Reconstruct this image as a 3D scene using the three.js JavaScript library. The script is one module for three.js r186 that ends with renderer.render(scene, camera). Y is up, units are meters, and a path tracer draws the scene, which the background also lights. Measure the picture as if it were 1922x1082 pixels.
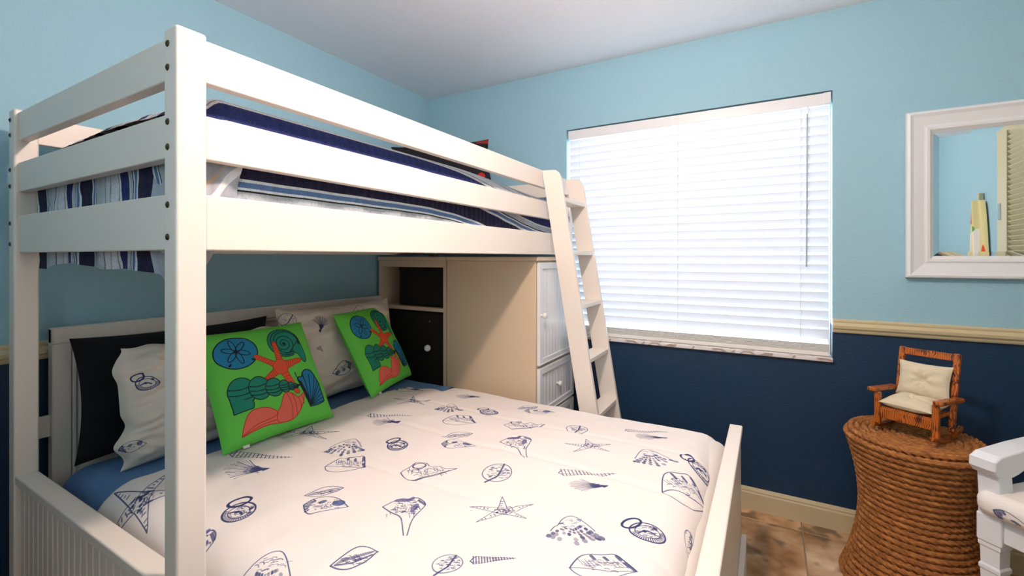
import * as THREE from 'three';
import { RoundedBoxGeometry } from 'three/addons/geometries/RoundedBoxGeometry.js';
import { mergeGeometries } from 'three/addons/utils/BufferGeometryUtils.js';
import { ImprovedNoise } from 'three/addons/math/ImprovedNoise.js';
import { RectAreaLightUniformsLib } from 'three/addons/lights/RectAreaLightUniformsLib.js';

// ---------------------------------------------------------------- camera, sky, lights, exposure
const W = 1922, H = 1082;
const scene = new THREE.Scene();
const camera = new THREE.PerspectiveCamera(2 * Math.atan(541 / 841) * 180 / Math.PI, W / H, 0.05, 60);
camera.position.set(0, 1.276, 0);
camera.rotation.y = 29.77 * Math.PI / 180;
camera.setViewOffset(W, H, 0, 58, W, H);            // shifted lens: level camera, upright verticals

const renderer = new THREE.WebGLRenderer({ antialias: true });
renderer.toneMapping = THREE.LinearToneMapping;
renderer.toneMappingExposure = 0.64;
renderer.shadowMap.enabled = true;
renderer.shadowMap.type = THREE.PCFSoftShadowMap;
RectAreaLightUniformsLib.init();

scene.background = new THREE.Color(0.80, 0.91, 1.0);   // bright overcast daylight outside the window
scene.backgroundIntensity = 13;

const LAMP_POS = [-0.36, 2.235, -0.84];
const LAMP_COLOR = new THREE.Color(1.0, 0.785, 0.69);
const LAMP_POWER = 10.2;

// ---------------------------------------------------------------- helpers
const R = (d) => d * Math.PI / 180;
let seed = 12345;
const rnd = () => { seed = (seed * 1664525 + 1013904223) >>> 0; return seed / 4294967296; };
const PN = new ImprovedNoise();
const nz = (x, y, z = 0) => PN.noise(x, y, z);
const sm = (a, b, x) => { const t = Math.min(1, Math.max(0, (x - a) / (b - a))); return t * t * (3 - 2 * t); };
const mixv = (a, b, t) => a + (b - a) * t;

const used = {};
function numbered(n) { if (used[n] === undefined) { used[n] = 0; return n; } used[n]++; return n + '_' + String(used[n]).padStart(3, '0'); }

function boxUV(g) {                                   // uv in metres, by the axis each face looks along
  const p = g.attributes.position, n = g.attributes.normal, uv = new Float32Array(p.count * 2);
  for (let i = 0; i < p.count; i++) {
    const ax = Math.abs(n.getX(i)), ay = Math.abs(n.getY(i)), az = Math.abs(n.getZ(i));
    const x = p.getX(i), y = p.getY(i), z = p.getZ(i);
    if (ax >= ay && ax >= az) { uv[2 * i] = z; uv[2 * i + 1] = y; } else if (ay >= az) { uv[2 * i] = x; uv[2 * i + 1] = z; } else { uv[2 * i] = x; uv[2 * i + 1] = y; }
  }
  g.setAttribute('uv', new THREE.BufferAttribute(uv, 2));
  return g;
}
function bx(w, h, d, x = 0, y = 0, z = 0, r = 0.003) { // bevelled box, centre at x y z
  const m = Math.min(w, h, d);
  const g = r > 0 ? new RoundedBoxGeometry(w, h, d, 2, Math.min(r, m * 0.45)) : new THREE.BoxGeometry(w, h, d);
  g.translate(x, y, z);
  return boxUV(g);
}
function bb(x0, x1, y0, y1, z0, z1, r = 0.003) { return bx(Math.abs(x1 - x0), Math.abs(y1 - y0), Math.abs(z1 - z0), (x0 + x1) / 2, (y0 + y1) / 2, (z0 + z1) / 2, r); }
function clean(g) {
  let q = g.index ? g.toNonIndexed() : g;
  for (const k of Object.keys(q.attributes)) if (!['position', 'normal', 'uv'].includes(k)) q.deleteAttribute(k);
  if (!q.attributes.uv) q.setAttribute('uv', new THREE.BufferAttribute(new Float32Array(q.attributes.position.count * 2), 2));
  return q;
}
function merge(gs) { return gs.length === 1 ? gs[0] : mergeGeometries(gs.map(clean)); }
function part(name, gs, m, parent) {
  const o = new THREE.Mesh(merge(Array.isArray(gs) ? gs : [gs]), m);
  o.name = name; o.castShadow = o.receiveShadow = true; parent.add(o);
  return o;
}
function thing(name, label, category, pos = [0, 0, 0], turn = 0, group) {
  const o = new THREE.Group(); o.name = numbered(name); o.position.set(...pos); o.rotation.y = turn; scene.add(o);
  o.userData = { label, category }; if (group) o.userData.group = group;
  return o;
}
function single(name, gs, m, label, category, group) {
  const o = part(numbered(name), gs, m, scene);
  o.userData = { label, category }; if (group) o.userData.group = group;
  return o;
}
function struct(name, gs, m) { const o = part(name, gs, m, scene); o.userData = { kind: 'structure' }; return o; }
function structGroup(name) { const o = new THREE.Group(); o.name = name; o.userData = { kind: 'structure' }; scene.add(o); return o; }
function extrudeX(pts, x0, x1) {                      // profile in (z, y), swept along x
  const s = new THREE.Shape(pts.map(([z, y]) => new THREE.Vector2(z, y)));
  const g = new THREE.ExtrudeGeometry(s, { depth: x1 - x0, bevelEnabled: false, curveSegments: 6 });
  g.rotateY(Math.PI / 2); g.scale(1, 1, -1); g.translate(x0, 0, 0);
  const ix = g.index; // mirrored: flip the winding
  const p = g.attributes.position;
  if (!ix) for (let i = 0; i < p.count; i += 3) for (const a of Object.values(g.attributes)) for (let c = 0; c < a.itemSize; c++) { const t = a.array[i * a.itemSize + c]; a.array[i * a.itemSize + c] = a.array[(i + 1) * a.itemSize + c]; a.array[(i + 1) * a.itemSize + c] = t; }
  g.computeVertexNormals();
  return boxUV(g);
}
function extrudeZ(pts, z0, z1) {                      // profile in (x, y), swept along z
  const s = new THREE.Shape(pts.map(([x, y]) => new THREE.Vector2(x, y)));
  const g = new THREE.ExtrudeGeometry(s, { depth: z1 - z0, bevelEnabled: false });
  g.translate(0, 0, z0);
  return boxUV(g);
}
function lathe(pts, seg = 28) { return new THREE.LatheGeometry(pts.map(([r, y]) => new THREE.Vector2(r, y)), seg); }
function tube(pts, r, seg = 24, rs = 8, closed = false) { return new THREE.TubeGeometry(new THREE.CatmullRomCurve3(pts.map((p) => new THREE.Vector3(...p)), closed), seg, r, rs, closed); }
function gridGeo(nu, nv, f, uvf) {                     // open sheet: f(u, v) -> [x, y, z]
  const pos = [], uv = [], idx = [];
  for (let j = 0; j <= nv; j++) for (let i = 0; i <= nu; i++) {
    const u = i / nu, v = j / nv; pos.push(...f(u, v)); const t = uvf ? uvf(u, v) : [u, v]; uv.push(t[0], t[1]);
  }
  for (let j = 0; j < nv; j++) for (let i = 0; i < nu; i++) { const a = j * (nu + 1) + i, b = a + 1, c = a + nu + 1, d = c + 1; idx.push(a, b, d, a, d, c); }
  const g = new THREE.BufferGeometry();
  g.setAttribute('position', new THREE.Float32BufferAttribute(pos, 3));
  g.setAttribute('uv', new THREE.Float32BufferAttribute(uv, 2));
  g.setIndex(idx); g.computeVertexNormals();
  return g;
}

// ---------------------------------------------------------------- textures
function noiseTex(size, f, srgb = false) {
  const d = new Uint8Array(size * size * 4);
  for (let y = 0; y < size; y++) for (let x = 0; x < size; x++) {
    const c = f(x / size, y / size), k = (y * size + x) * 4;
    if (Array.isArray(c)) { d[k] = c[0]; d[k + 1] = c[1]; d[k + 2] = c[2]; } else d[k] = d[k + 1] = d[k + 2] = c;
    d[k + 3] = 255;
  }
  const t = new THREE.DataTexture(d, size, size, THREE.RGBAFormat);
  t.magFilter = THREE.LinearFilter; t.minFilter = THREE.LinearMipmapLinearFilter; t.generateMipmaps = true;
  t.wrapS = t.wrapT = THREE.RepeatWrapping; if (srgb) t.colorSpace = THREE.SRGBColorSpace; t.needsUpdate = true;
  return t;
}
function tileNoise(u, v, f, z) {                        // noise that repeats over the unit square
  const a = nz(u * f, v * f, z), b = nz((u - 1) * f, v * f, z), c = nz(u * f, (v - 1) * f, z), d = nz((u - 1) * f, (v - 1) * f, z);
  return a * (1 - u) * (1 - v) + b * u * (1 - v) + c * (1 - u) * v + d * u * v;
}
const cl = (x) => Math.max(0, Math.min(255, Math.round(x)));
function rep(t, n, m = n) { const c = t.clone(); c.repeat.set(n, m); c.needsUpdate = true; return c; }
const peelTex = noiseTex(512, (u, v) => cl(128 + 150 * tileNoise(u, v, 46, 1.3) + 90 * tileNoise(u, v, 97, 5.1)));
const peel = rep(peelTex, 3.6);                         // one tile = 0.28 m
const weaveTex = noiseTex(256, (u, v) => cl(128 + 50 * Math.sin(u * Math.PI * 2 * 32) * Math.sin(v * Math.PI * 2 * 32) + 70 * tileNoise(u, v, 30, 2)));
function canvasTex(w, h, draw) {
  const c = document.createElement('canvas'); c.width = w; c.height = h;
  const g = c.getContext('2d'); draw(g, w, h);
  const t = new THREE.CanvasTexture(c); t.colorSpace = THREE.SRGBColorSpace; t.magFilter = THREE.LinearFilter; t.needsUpdate = true;
  return t;
}

function tiled(t, n) { t.wrapS = t.wrapT = THREE.RepeatWrapping; t.repeat.set(n, n); return t; }
// ---------------------------------------------------------------- materials
const std = (o) => new THREE.MeshStandardMaterial(o);
const M = {
  wallBlue: std({ color: '#9cc7d7', roughness: 0.75, bumpMap: peel, bumpScale: 0.0014 }),
  wallNavy: std({ color: '#06304f', roughness: 0.55, bumpMap: peel, bumpScale: 0.0014 }),
  ceiling: std({ color: '#f3f4f9', roughness: 0.9, bumpMap: rep(peelTex, 2.6), bumpScale: 0.002 }),
  beige: std({ color: '#cfc19a', roughness: 0.4 }),
  white: std({ color: '#eeece6', roughness: 0.35 }),
  coolWhite: std({ color: '#e8ebee', roughness: 0.3 }),
  tan: std({ color: '#dcc6a8', roughness: 0.4 }),
  cream: std({ color: '#ebe2d7', roughness: 0.38 }),
  bolt: std({ color: '#5d5238', roughness: 0.35, metalness: 0.9 }),
  chrome: std({ color: '#c8ccd0', roughness: 0.2, metalness: 1 }),
  black: std({ color: '#0a0a0c', roughness: 0.7 }),
  navyCloth: std({ color: '#05070f', roughness: 0.95, bumpMap: rep(weaveTex, 2), bumpScale: 0.0006 }),
  blueCloth: std({ color: '#5c83b4', roughness: 0.9, bumpMap: rep(weaveTex, 2), bumpScale: 0.0006 }),
  linen: std({ color: '#d9cfb2', roughness: 0.9, bumpMap: rep(weaveTex, 3), bumpScale: 0.0005 }),
  slat: new THREE.MeshPhysicalMaterial({ color: '#e2e8f2', roughness: 0.95, transmission: 0.085, thickness: 0, specularIntensity: 0.2 }),
  cord: std({ color: '#eef2f5', roughness: 0.8 }),
  glass: new THREE.MeshPhysicalMaterial({ color: '#ffffff', roughness: 0.02, transmission: 1, thickness: 0 }),
  mirror: std({ color: '#eaf2f4', roughness: 0.015, metalness: 1 }),
  paving: std({ color: '#c9c9c6', roughness: 1 }),
  mattress: std({ color: '#dcd8d0', roughness: 0.9 }),
  chairWhite: std({ color: '#e6ebf0', roughness: 0.32 }),
  louver: std({ color: '#cfc9a4', roughness: 0.45 }),
};

// ---------------------------------------------------------------- room
const XL = -2.18, XR = 1.25, ZB = -2.575, ZR = 0.62, YC = 2.44, T = 0.14;
const WX0 = -1.085, WX1 = 0.262, WY0 = 0.79, WY1 = 2.062;      // window opening
const VX0 = -0.30, VX1 = 0.20, VY0 = 1.20, VY1 = 2.00;              // small unseen window behind the camera, added for cool fill light
const PS = 0.955;                                              // where the two paints meet, behind the chair rail

// floor: travertine tiles
{
  const stone = noiseTex(512, (u, v) => {
    const n = tileNoise(u, v, 5, 3) + 0.5 * tileNoise(u, v, 12, 8) + 0.25 * tileNoise(u, v, 31, 2), m = tileNoise(u, v, 7, 21) + 0.6 * tileNoise(u, v, 19, 5);
    let c = [200 + 90 * n, 165 + 105 * n, 126 + 110 * n];
    const grey = sm(0.08, 0.42, m); c = [mixv(c[0], 112, grey * 0.85), mixv(c[1], 94, grey * 0.85), mixv(c[2], 72, grey * 0.85)];
    return c.map(cl);
  }, true);
  const tileMats = [0, 1, 2, 3].map((k) => { const t = rep(stone, 1.1); t.offset.set(k * 0.27, k * 0.41); return std({ color: ['#ffffff', '#f3ebe2', '#fff6ec', '#e9e0d6'][k], map: t, roughness: 0.42 }); });
  const grout = std({ color: '#9c8a72', roughness: 0.9 });
  const floor = structGroup('floor');
  part('floor_slab', bb(XL - T, XR + T, -0.12, -0.004, ZB - T, ZR + T, 0), grout, floor);
  const s = 0.46; let k = 0;
  for (let ix = 0; ix < 11; ix++) for (let iz = 0; iz < 9; iz++) {
    const x0 = XL + 0.02 + ix * s, z0 = ZB + 0.1 + (iz - 1) * s;
    const xa = Math.max(XL, x0), xb = Math.min(XR, x0 + s - 0.005), za = Math.max(ZB, z0), zb = Math.min(ZR, z0 + s - 0.005);
    if (xb - xa < 0.03 || zb - za < 0.03) continue;
    part('floor_tile', bb(xa, xb, -0.012, 0, za, zb, 0.0015), tileMats[(ix * 7 + iz * 3 + (k++ % 3)) % 4], floor);
  }
}
struct('ceiling', bb(XL - T, XR + T, YC, YC + 0.12, ZB - T, ZR + T, 0), M.ceiling);
{
  const w = structGroup('wall_back');
  part('upper_wall', [bb(XL - T, WX0, PS, YC, ZB - T, ZB, 0), bb(WX1, XR + T, PS, YC, ZB - T, ZB, 0), bb(WX0, WX1, WY1, YC, ZB - T, ZB, 0)], M.wallBlue, w);
  part('lower_wall', [bb(XL - T, WX0, 0, PS, ZB - T, ZB, 0), bb(WX1, XR + T, 0, PS, ZB - T, ZB, 0), bb(WX0, WX1, 0, WY0, ZB - T, ZB, 0)], M.wallNavy, w);
  const l = structGroup('wall_left');
  part('upper_wall', bb(XL - T, XL, PS, YC, ZB, ZR + T, 0), M.wallBlue, l);
  part('lower_wall', bb(XL - T, XL, 0, PS, ZB, ZR + T, 0), M.wallNavy, l);
  const r = structGroup('wall_right');
  part('upper_wall', bb(XR, XR + T, PS, YC, ZB, ZR + T, 0), M.wallBlue, r);
  part('lower_wall', bb(XR, XR + T, 0, PS, ZB, ZR + T, 0), M.wallNavy, r);
  const f = structGroup('wall_front');
  part('upper_wall', [bb(XL, VX0, PS, YC, ZR, ZR + T, 0), bb(VX1, XR, PS, YC, ZR, ZR + T, 0), bb(VX0, VX1, PS, VY0, ZR, ZR + T, 0), bb(VX0, VX1, VY1, YC, ZR, ZR + T, 0)], M.wallBlue, f);
  part('lower_wall', bb(XL, XR, 0, PS, ZR, ZR + T, 0), M.wallNavy, f);
}
// chair rail and baseboard (profile: out from the wall, height)
const railP = [[0, 0], [0.012, 0], [0.016, 0.006], [0.018, 0.014], [0.026, 0.022], [0.028, 0.034], [0.022, 0.043], [0.017, 0.047], [0.019, 0.052], [0.019, 0.057], [0.013, 0.062], [0, 0.063]];
const baseP = [[0, 0], [0.014, 0], [0.014, 0.083], [0.011, 0.09], [0.012, 0.096], [0.007, 0.108], [0, 0.11]];
const RAILY = 0.925;
function alongBack(P, y, x0, x1) { return extrudeX(P.map(([o, h]) => [ZB + o, y + h]), x0, x1); }
function alongLeft(P, y, z0, z1) { return extrudeZ(P.map(([o, h]) => [XL + o, y + h]), z0, z1); }
function alongRight(P, y, z0, z1) { return extrudeZ(P.map(([o, h]) => [XR - o, y + h]).reverse(), z0, z1); }
function alongFront(P, y, x0, x1) { return extrudeX(P.map(([o, h]) => [ZR - o, y + h]).reverse(), x0, x1); }
struct('trim_1', alongBack(railP, RAILY, WX1, XR), M.beige);
struct('trim_2', alongLeft(railP, RAILY, ZB, ZR), M.beige);
struct('trim_3', alongRight(railP, RAILY, -1.235, ZR), M.beige);
struct('trim_4', alongFront(railP, RAILY, XL, XR), M.beige);
struct('trim_5', alongBack(railP, RAILY, XL, WX0), M.beige);
struct('baseboard_back', alongBack(baseP, 0, XL, XR), M.beige);
struct('baseboard_left', alongLeft(baseP, 0, ZB, ZR), M.beige);
struct('baseboard_right', alongRight(baseP, 0, -1.235, ZR), M.beige);
struct('baseboard_front', alongFront(baseP, 0, XL, XR), M.beige);

// window with sliding sashes and marble sill
{
  const w = structGroup('window_1');
  const zf = ZB - 0.10;
  const fw = 0.014;
  part('window_frame', [bb(WX0, WX1, WY0, WY0 + fw, zf - 0.03, zf + 0.02), bb(WX0, WX1, WY1 - fw, WY1, zf - 0.03, zf + 0.02), bb(WX0, WX0 + fw, WY0, WY1, zf - 0.03, zf + 0.02), bb(WX1 - fw, WX1, WY0, WY1, zf - 0.03, zf + 0.02)], M.white, w);
  part('window_pane', bb(WX0 + fw, WX1 - fw, WY0 + fw, WY1 - fw, zf - 0.006, zf - 0.002, 0), M.glass, w);
  const marble = std({ color: '#ffffff', roughness: 0.3, map: rep(noiseTex(256, (u, v) => { const k = Math.abs(tileNoise(u, v, 4, 9) + 0.5 * tileNoise(u, v, 9, 3)), s = 1 - sm(0.0, 0.09, k); return [cl(232 - 62 * s), cl(228 - 76 * s), cl(226 - 84 * s)]; }, true), 2.2) });
  part('window_sill', bb(WX0 - 0.0, WX1 + 0.0, WY0 - 0.006, WY0 + 0.014, ZB - 0.09, ZB + 0.022, 0.004), marble, w);
  const v = structGroup('added_window_2');  // added opening out of view, lets cool fill in from behind the camera
  part('window_frame', [bb(VX0, VX1, VY0, VY0 + 0.03, ZR + 0.06, ZR + 0.11), bb(VX0, VX1, VY1 - 0.03, VY1, ZR + 0.06, ZR + 0.11), bb(VX0, VX0 + 0.03, VY0, VY1, ZR + 0.06, ZR + 0.11), bb(VX1 - 0.03, VX1, VY0, VY1, ZR + 0.06, ZR + 0.11)], M.white, v);
  part('window_pane', bb(VX0 + 0.03, VX1 - 0.03, VY0 + 0.03, VY1 - 0.03, ZR + 0.08, ZR + 0.084, 0), M.glass, v);
  part('window_sill', bb(VX0, VX1, VY0 - 0.006, VY0 + 0.014, ZR - 0.02, ZR + 0.06, 0.004), marble, v);
  const g = structGroup('ground_outside');
  part('paving', bb(-14, 14, -0.3, -0.2, -22, ZB - T - 0.02, 0), M.paving, g);
}

// ---------------------------------------------------------------- ceiling light (middle of the room, out of the frame)
{
  const t = thing('ceiling_light', 'round white glass bowl light on the ceiling above the lower bed', 'ceiling light', [LAMP_POS[0], 0, LAMP_POS[2]]);
  part('base', lathe([[0, 2.44], [0.07, 2.44], [0.075, 2.43], [0.06, 2.415], [0.012, 2.41], [0.006, 2.405], [0.006, 2.395], [0, 2.395]], 36), M.white, t);
  for (let k = 0; k < 3; k++) { const g = new THREE.CylinderGeometry(0.0025, 0.0025, 0.07, 8); g.translate(0.151, 2.405, 0); g.rotateY(k * Math.PI * 2 / 3); part('shade_rod', g, M.chrome, t); }
  const glow = std({ color: '#fff4e2', roughness: 0.5, emissive: LAMP_COLOR, emissiveIntensity: 4 });
  part('lamp_shade', lathe([[0.156, 2.372], [0.152, 2.345], [0.142, 2.318], [0.11, 2.287], [0.06, 2.268], [0, 2.262]].reverse(), 36), glow, t);
  part('finial', lathe([[0, 2.262], [0.010, 2.258], [0.006, 2.250], [0, 2.247]].reverse(), 14), M.chrome, t);
  const l = new THREE.PointLight(LAMP_COLOR, LAMP_POWER, 0, 2);
  l.name = 'lamp_glow'; l.position.set(0, LAMP_POS[1], 0); l.castShadow = true; l.shadow.radius = 3; l.shadow.mapSize.set(2048, 2048); l.shadow.bias = -0.002;
  t.add(l);
}

// ---------------------------------------------------------------- loft bed
const LX0 = -2.05, LX1 = -1.0, LZ0 = -0.432, LZ1 = -2.47, PT = 1.732;
const RY = [[1.635, 1.722], [1.477, 1.567], [1.290, 1.404]];
{
  const t = thing('loft_bed', 'cream wooden loft bed with slatted guard rails above the lower bed', 'loft bed');
  const px = 0.05, pz = 0.056;
  const posts = [[LX1 - px, LX1, LZ0 - pz, LZ0], [LX0, LX0 + px, LZ0 - pz, LZ0], [LX0, LX0 + px, LZ1, LZ1 + pz]];
  for (const [x0, x1, z0, z1] of posts) part('post', bb(x0, x1, 0, PT, z0, z1, 0.006), M.cream, t);
  part('post', bb(LX1 - px, LX1 - 0.001, 1.284, PT - 0.012, LZ1, LZ1 + pz, 0.006), M.cream, t);
  const th = 0.026;
  RY.forEach(([y0, y1], k) => {
    part('side_rail', bb(LX1 - 0.005 - th, LX1 - 0.005, y0, y1, LZ1 + pz, LZ0 - pz, 0.003), M.cream, t);
    part('side_rail', bb(LX0 + 0.005, LX0 + 0.005 + th, y0, y1, LZ1 + pz, LZ0 - pz, 0.003), M.cream, t);
    part('end_rail', bb(LX0 + px, LX1 - px, y0, y1, LZ0 - 0.01 - th, LZ0 - 0.01, 0.003), M.cream, t);
    part('end_rail', bb(LX0 + px, LX1 - px, y0, y1, LZ1 + 0.01, LZ1 + 0.01 + th, 0.003), M.cream, t);
  });
  // bolts: two per rail end on the faces of both near posts
  for (const X of [LX1 - 0.0335, LX0 + 0.016]) for (const [y0, y1] of RY) for (const y of (y1 - y0 > 0.1 ? [y0 + 0.026, y1 - 0.024] : [y0 + 0.018, y1 - 0.022])) {
    const b = lathe([[0, 0.004], [0.003, 0.0038], [0.0032, 0.0025], [0.0062, 0.0022], [0.0072, 0], [0, 0]].reverse(), 14); b.rotateX(Math.PI / 2); b.translate(X, y, LZ0 - 0.0005);
    part('bolt', b, M.bolt, t);
  }
  // ledgers and slats under the mattress
  for (const x of [LX1 - 0.05, LX0 + 0.05]) part('ledger', bb(x - 0.018, x + 0.018, 1.296, 1.322, LZ1 + pz, LZ0 - pz), M.cream, t);
  for (let i = 0; i < 12; i++) part('bed_slat', bb(LX0 + 0.034, LX1 - 0.034, 1.322, 1.340, -0.60 - i * 0.16, -0.53 - i * 0.16), M.cream, t);
  // grooved panel closing the near end below
  const pa = LX0 + px, pb = LX1 - px;
  part('panel_cap', bb(pa, pb, 0.578, 0.606, LZ0 - 0.052, LZ0 - 0.002, 0.005), M.cream, t);
  part('end_panel', bb(pa, pb, 0.10, 0.579, LZ0 - 0.04, LZ0 - 0.022, 0.001), M.cream, t);
  const n = 24, pw = (pb - pa) / n;
  for (let i = 0; i < n; i++) part('bead_board', bb(pa + i * pw + 0.0025, pa + (i + 1) * pw - 0.0025, 0.10, 0.579, LZ0 - 0.024, LZ0 - 0.014, 0.0035), M.cream, t);
}
// loft mattress
{
  const g = new RoundedBoxGeometry(0.90, 0.20, 1.83, 4, 0.05); g.translate((LX0 + LX1) / 2, 1.342 + 0.1, (LZ0 + LZ1) / 2 - 0.005);
  single('loft_mattress', boxUV(g), M.mattress, 'pale mattress on the loft bed, hidden under the striped quilt', 'mattress');
}
// ---------------------------------------------------------------- striped quilt on the loft bed
{
  // stripes run along the bed; s = metres across the cloth. One repeat = 0.30 m
  const N = 1024, PER = 0.35, stripes = [[0, 0.03, '#c0c6d0'], [0.03, 0.034, '#3a4258'], [0.034, 0.06, '#d2d5da'], [0.06, 0.064, '#8794b0'], [0.064, 0.095, '#dcdee2'], [0.095, 0.10, '#8e95a6'], [0.10, 0.110, '#e6e4e0'], [0.110, 0.154, '#1b2a66'], [0.154, 0.161, '#e8e6e0'], [0.161, 0.184, '#bcc4d0'], [0.184, 0.189, '#15182a'], [0.189, 0.196, '#e4e8ea'], [0.196, 0.210, '#5a7caa'], [0.210, 0.220, '#e8ecee'], [0.220, 0.281, '#17163a'], [0.281, 0.288, '#e4e8ea'], [0.288, 0.301, '#5a7caa'], [0.301, 0.307, '#e8ecee'], [0.307, 0.311, '#15201f'], [0.311, 0.35, '#b4bcc2']];
  const tex = canvasTex(512, N, (g) => {
    g.fillStyle = '#dfe0e2'; g.fillRect(0, 0, 512, N);
    for (const [a, b, c] of stripes) { g.fillStyle = c; g.fillRect(0, a / PER * N, 512, (b - a) / PER * N + 1); }
    for (let i = 0; i < 9000; i++) { const y = rnd() * N, x = rnd() * 512; g.fillStyle = rnd() < 0.5 ? 'rgba(255,255,255,0.10)' : 'rgba(0,0,20,0.14)'; g.fillRect(x, y, 1 + rnd() * 2, 3 + rnd() * 9); }
  });
  tex.wrapS = tex.wrapT = THREE.RepeatWrapping; tex.flipY = false;
  // seersucker puckers: rows of stitching across the stripes
  const puck = noiseTex(256, (u, v) => cl(128 + 70 * Math.sin((u + 0.03 * tileNoise(u, v, 6, 2)) * Math.PI * 2 * 8) + 80 * tileNoise(u, v, 18, 4)));
  puck.repeat.set(1, 1);
  const qm = std({ map: tex, roughness: 0.92, bumpMap: puck, bumpScale: 0.006 });
  const t = thing('striped_quilt', 'navy, white and grey striped quilt covering the loft mattress', 'quilt');
  const xa = -1.985, xb = -1.058, zN = -0.512, zF = -2.385;
  const top = (z) => mixv(1.638, 1.600, sm(-1.4, -2.3, z)), hang = 0.30, wid = xb - xa, r = 0.045;
  const shift = (z) => 0.105 * sm(-1.15, -2.3, z);
  const crossP = (s, z) => {                            // s from 0 (hem on the room side) over the top to the hem on the wall side
    const Y = top(z), arc = r * Math.PI / 2, a = hang - r, b = wid - 2 * r;
    if (s < a) return [xb + 0.004 * Math.sin(z * 40 + s * 9) * (1 - s / a), Y - r - (a - s)];
    if (s < a + arc) { const q = (s - a) / r; return [xb - r + r * Math.cos(q), Y - r + r * Math.sin(q)]; }
    if (s < a + arc + b) { const q = s - a - arc; return [xb - r - q, Y + 0.012 * Math.sin(Math.PI * q / b) + 0.004 * nz(q * 9, z * 5)]; }
    if (s < a + 2 * arc + b) { const q = (s - a - arc - b) / r; return [xa + r - r * Math.sin(q), Y - r + r * Math.cos(q)]; }
    return [xa, Y - r - (s - a - 2 * arc - b)];
  };
  const L = 2 * (hang - r) + Math.PI * r + wid - 2 * r;
  part('quilt_top', gridGeo(150, 170, (u, v) => {
    const z = mixv(zN, zF, v), s = u * L, [x, y] = crossP(s, z), e = sm(0.05, 0, Math.abs(z - zN));
    return [x, y - 0.028 * e * e, z + 0.003 * nz(s * 30, z * 22, 4)];
  }, (u, v) => { const z = mixv(zN, zF, v); return [z * 4, (hang - u * L + 0.10 - shift(z)) / PER]; }), qm, t);
  // drop over the near end
  part('end_drop', gridGeo(120, 40, (u, v) => {
    const s = hang - r * 0.4 + u * (wid + 0.0), x = xb - u * wid, Y = top(zN) - 0.028, d = v * 0.362 * (1 + 0.02 * Math.sin(u * 7) + 0.012 * Math.sin(u * 15));
    return [x, Y - d + 0.006 * nz(x * 8, 2), zN + 0.030 * sm(0, 0.09, d) + 0.006 * Math.sin(x * 34 + 2 * v) * v + 0.004 * nz(x * 20, d * 8)];
  }, (u, v) => { const x = u * wid; return [v * 1.2, (0.10 - x + 0.02 * nz(x * 9, v * 3, 3) + 0.008 * nz(x * 30, v * 8, 7)) / PER]; }), qm, t);
  // fold at the near room-side corner, showing the paler reverse
  const rev = std({ color: '#ffffff', roughness: 0.92, map: canvasTex(128, 256, (g) => { g.fillStyle = '#a9aeb8'; g.fillRect(0, 0, 128, 256); for (const [y, h, c] of [[20, 14, '#a3abba'], [60, 30, '#dcdde0'], [110, 8, '#c1b3a0'], [130, 34, '#b1b8c4'], [190, 10, '#c9b7a0'], [214, 26, '#e6e4e2']]) { g.fillStyle = c; g.fillRect(0, y, 128, h); } }), bumpMap: puck, bumpScale: 0.004 });
  part('corner_fold', gridGeo(24, 26, (u, v) => {
    const q = u, d = v * (q < 0.5 ? mixv(0.335, 0.375, sm(0, 0.3, q)) : mixv(0.375, 0.19, (q - 0.5) * 2));
    const cx = xb + 0.008, cz = zN + 0.034;
    const x = q < 0.5 ? cx - (0.5 - q) * 0.36 * (1 - 0.15 * v * v) : cx + 0.004, z = q < 0.5 ? cz : cz - (q - 0.5) * 0.20;
    return [x + 0.006 * Math.sin(v * 7 + u * 5), 1.575 - d, z - 0.006 * Math.sin(v * 6) - 0.004 * Math.sin(u * 20)];
  }, (u, v) => [u, v * 0.9 + u * 0.25]), rev, t);
}

// ---------------------------------------------------------------- ladder hooked on the loft's side rail
{
  const t = thing('bunk_ladder', 'cream wooden ladder with flat treads leaning against the loft bed', 'ladder');
  const lean = 0.1675, xt = -0.948, yt = 1.712, len = (yt - 0.002) / Math.cos(Math.atan(lean));
  const xAt = (y) => xt + (yt - y) * lean;
  const zs = [-2.058, -2.365];
  for (const z of zs) {
    // a leaning board cut level at the floor and rounded at the top
    const hw = 0.045, pts = [[xAt(0) - hw, 0.001], [xAt(0) + hw, 0.001], [xAt(1.672) + hw, 1.672], [xAt(1.69) + hw - 0.010, 1.698], [xAt(1.71) + hw - 0.022, 1.710], [xAt(1.71) - hw + 0.004, 1.714], [xAt(1.71) - hw, 1.71]];
    const g = new THREE.ExtrudeGeometry(new THREE.Shape(pts.map(([x, y]) => new THREE.Vector2(x, y))), { depth: 0.017, bevelEnabled: true, bevelSize: 0.002, bevelThickness: 0.0025, bevelSegments: 2 });
    g.translate(0, 0, z - 0.0085);
    part('stringer', boxUV(g), M.cream, t);
  }
  for (const y of [1.564, 1.297, 1.032, 0.772, 0.508, 0.245]) part('tread', bb(xAt(y) - 0.043, xAt(y) + 0.043, y - 0.011, y + 0.011, zs[1] + 0.0105, zs[0] - 0.0105, 0.003), M.cream, t);
  part('hook', [bb(-0.998, -0.995, 1.50, 1.575, -2.345, -2.325, 0.001), bb(-0.998, -0.968, 1.50, 1.503, -2.345, -2.325, 0.001), bb(-0.971, -0.968, 1.47, 1.503, -2.345, -2.325, 0.001)], M.chrome, t);
}

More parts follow.
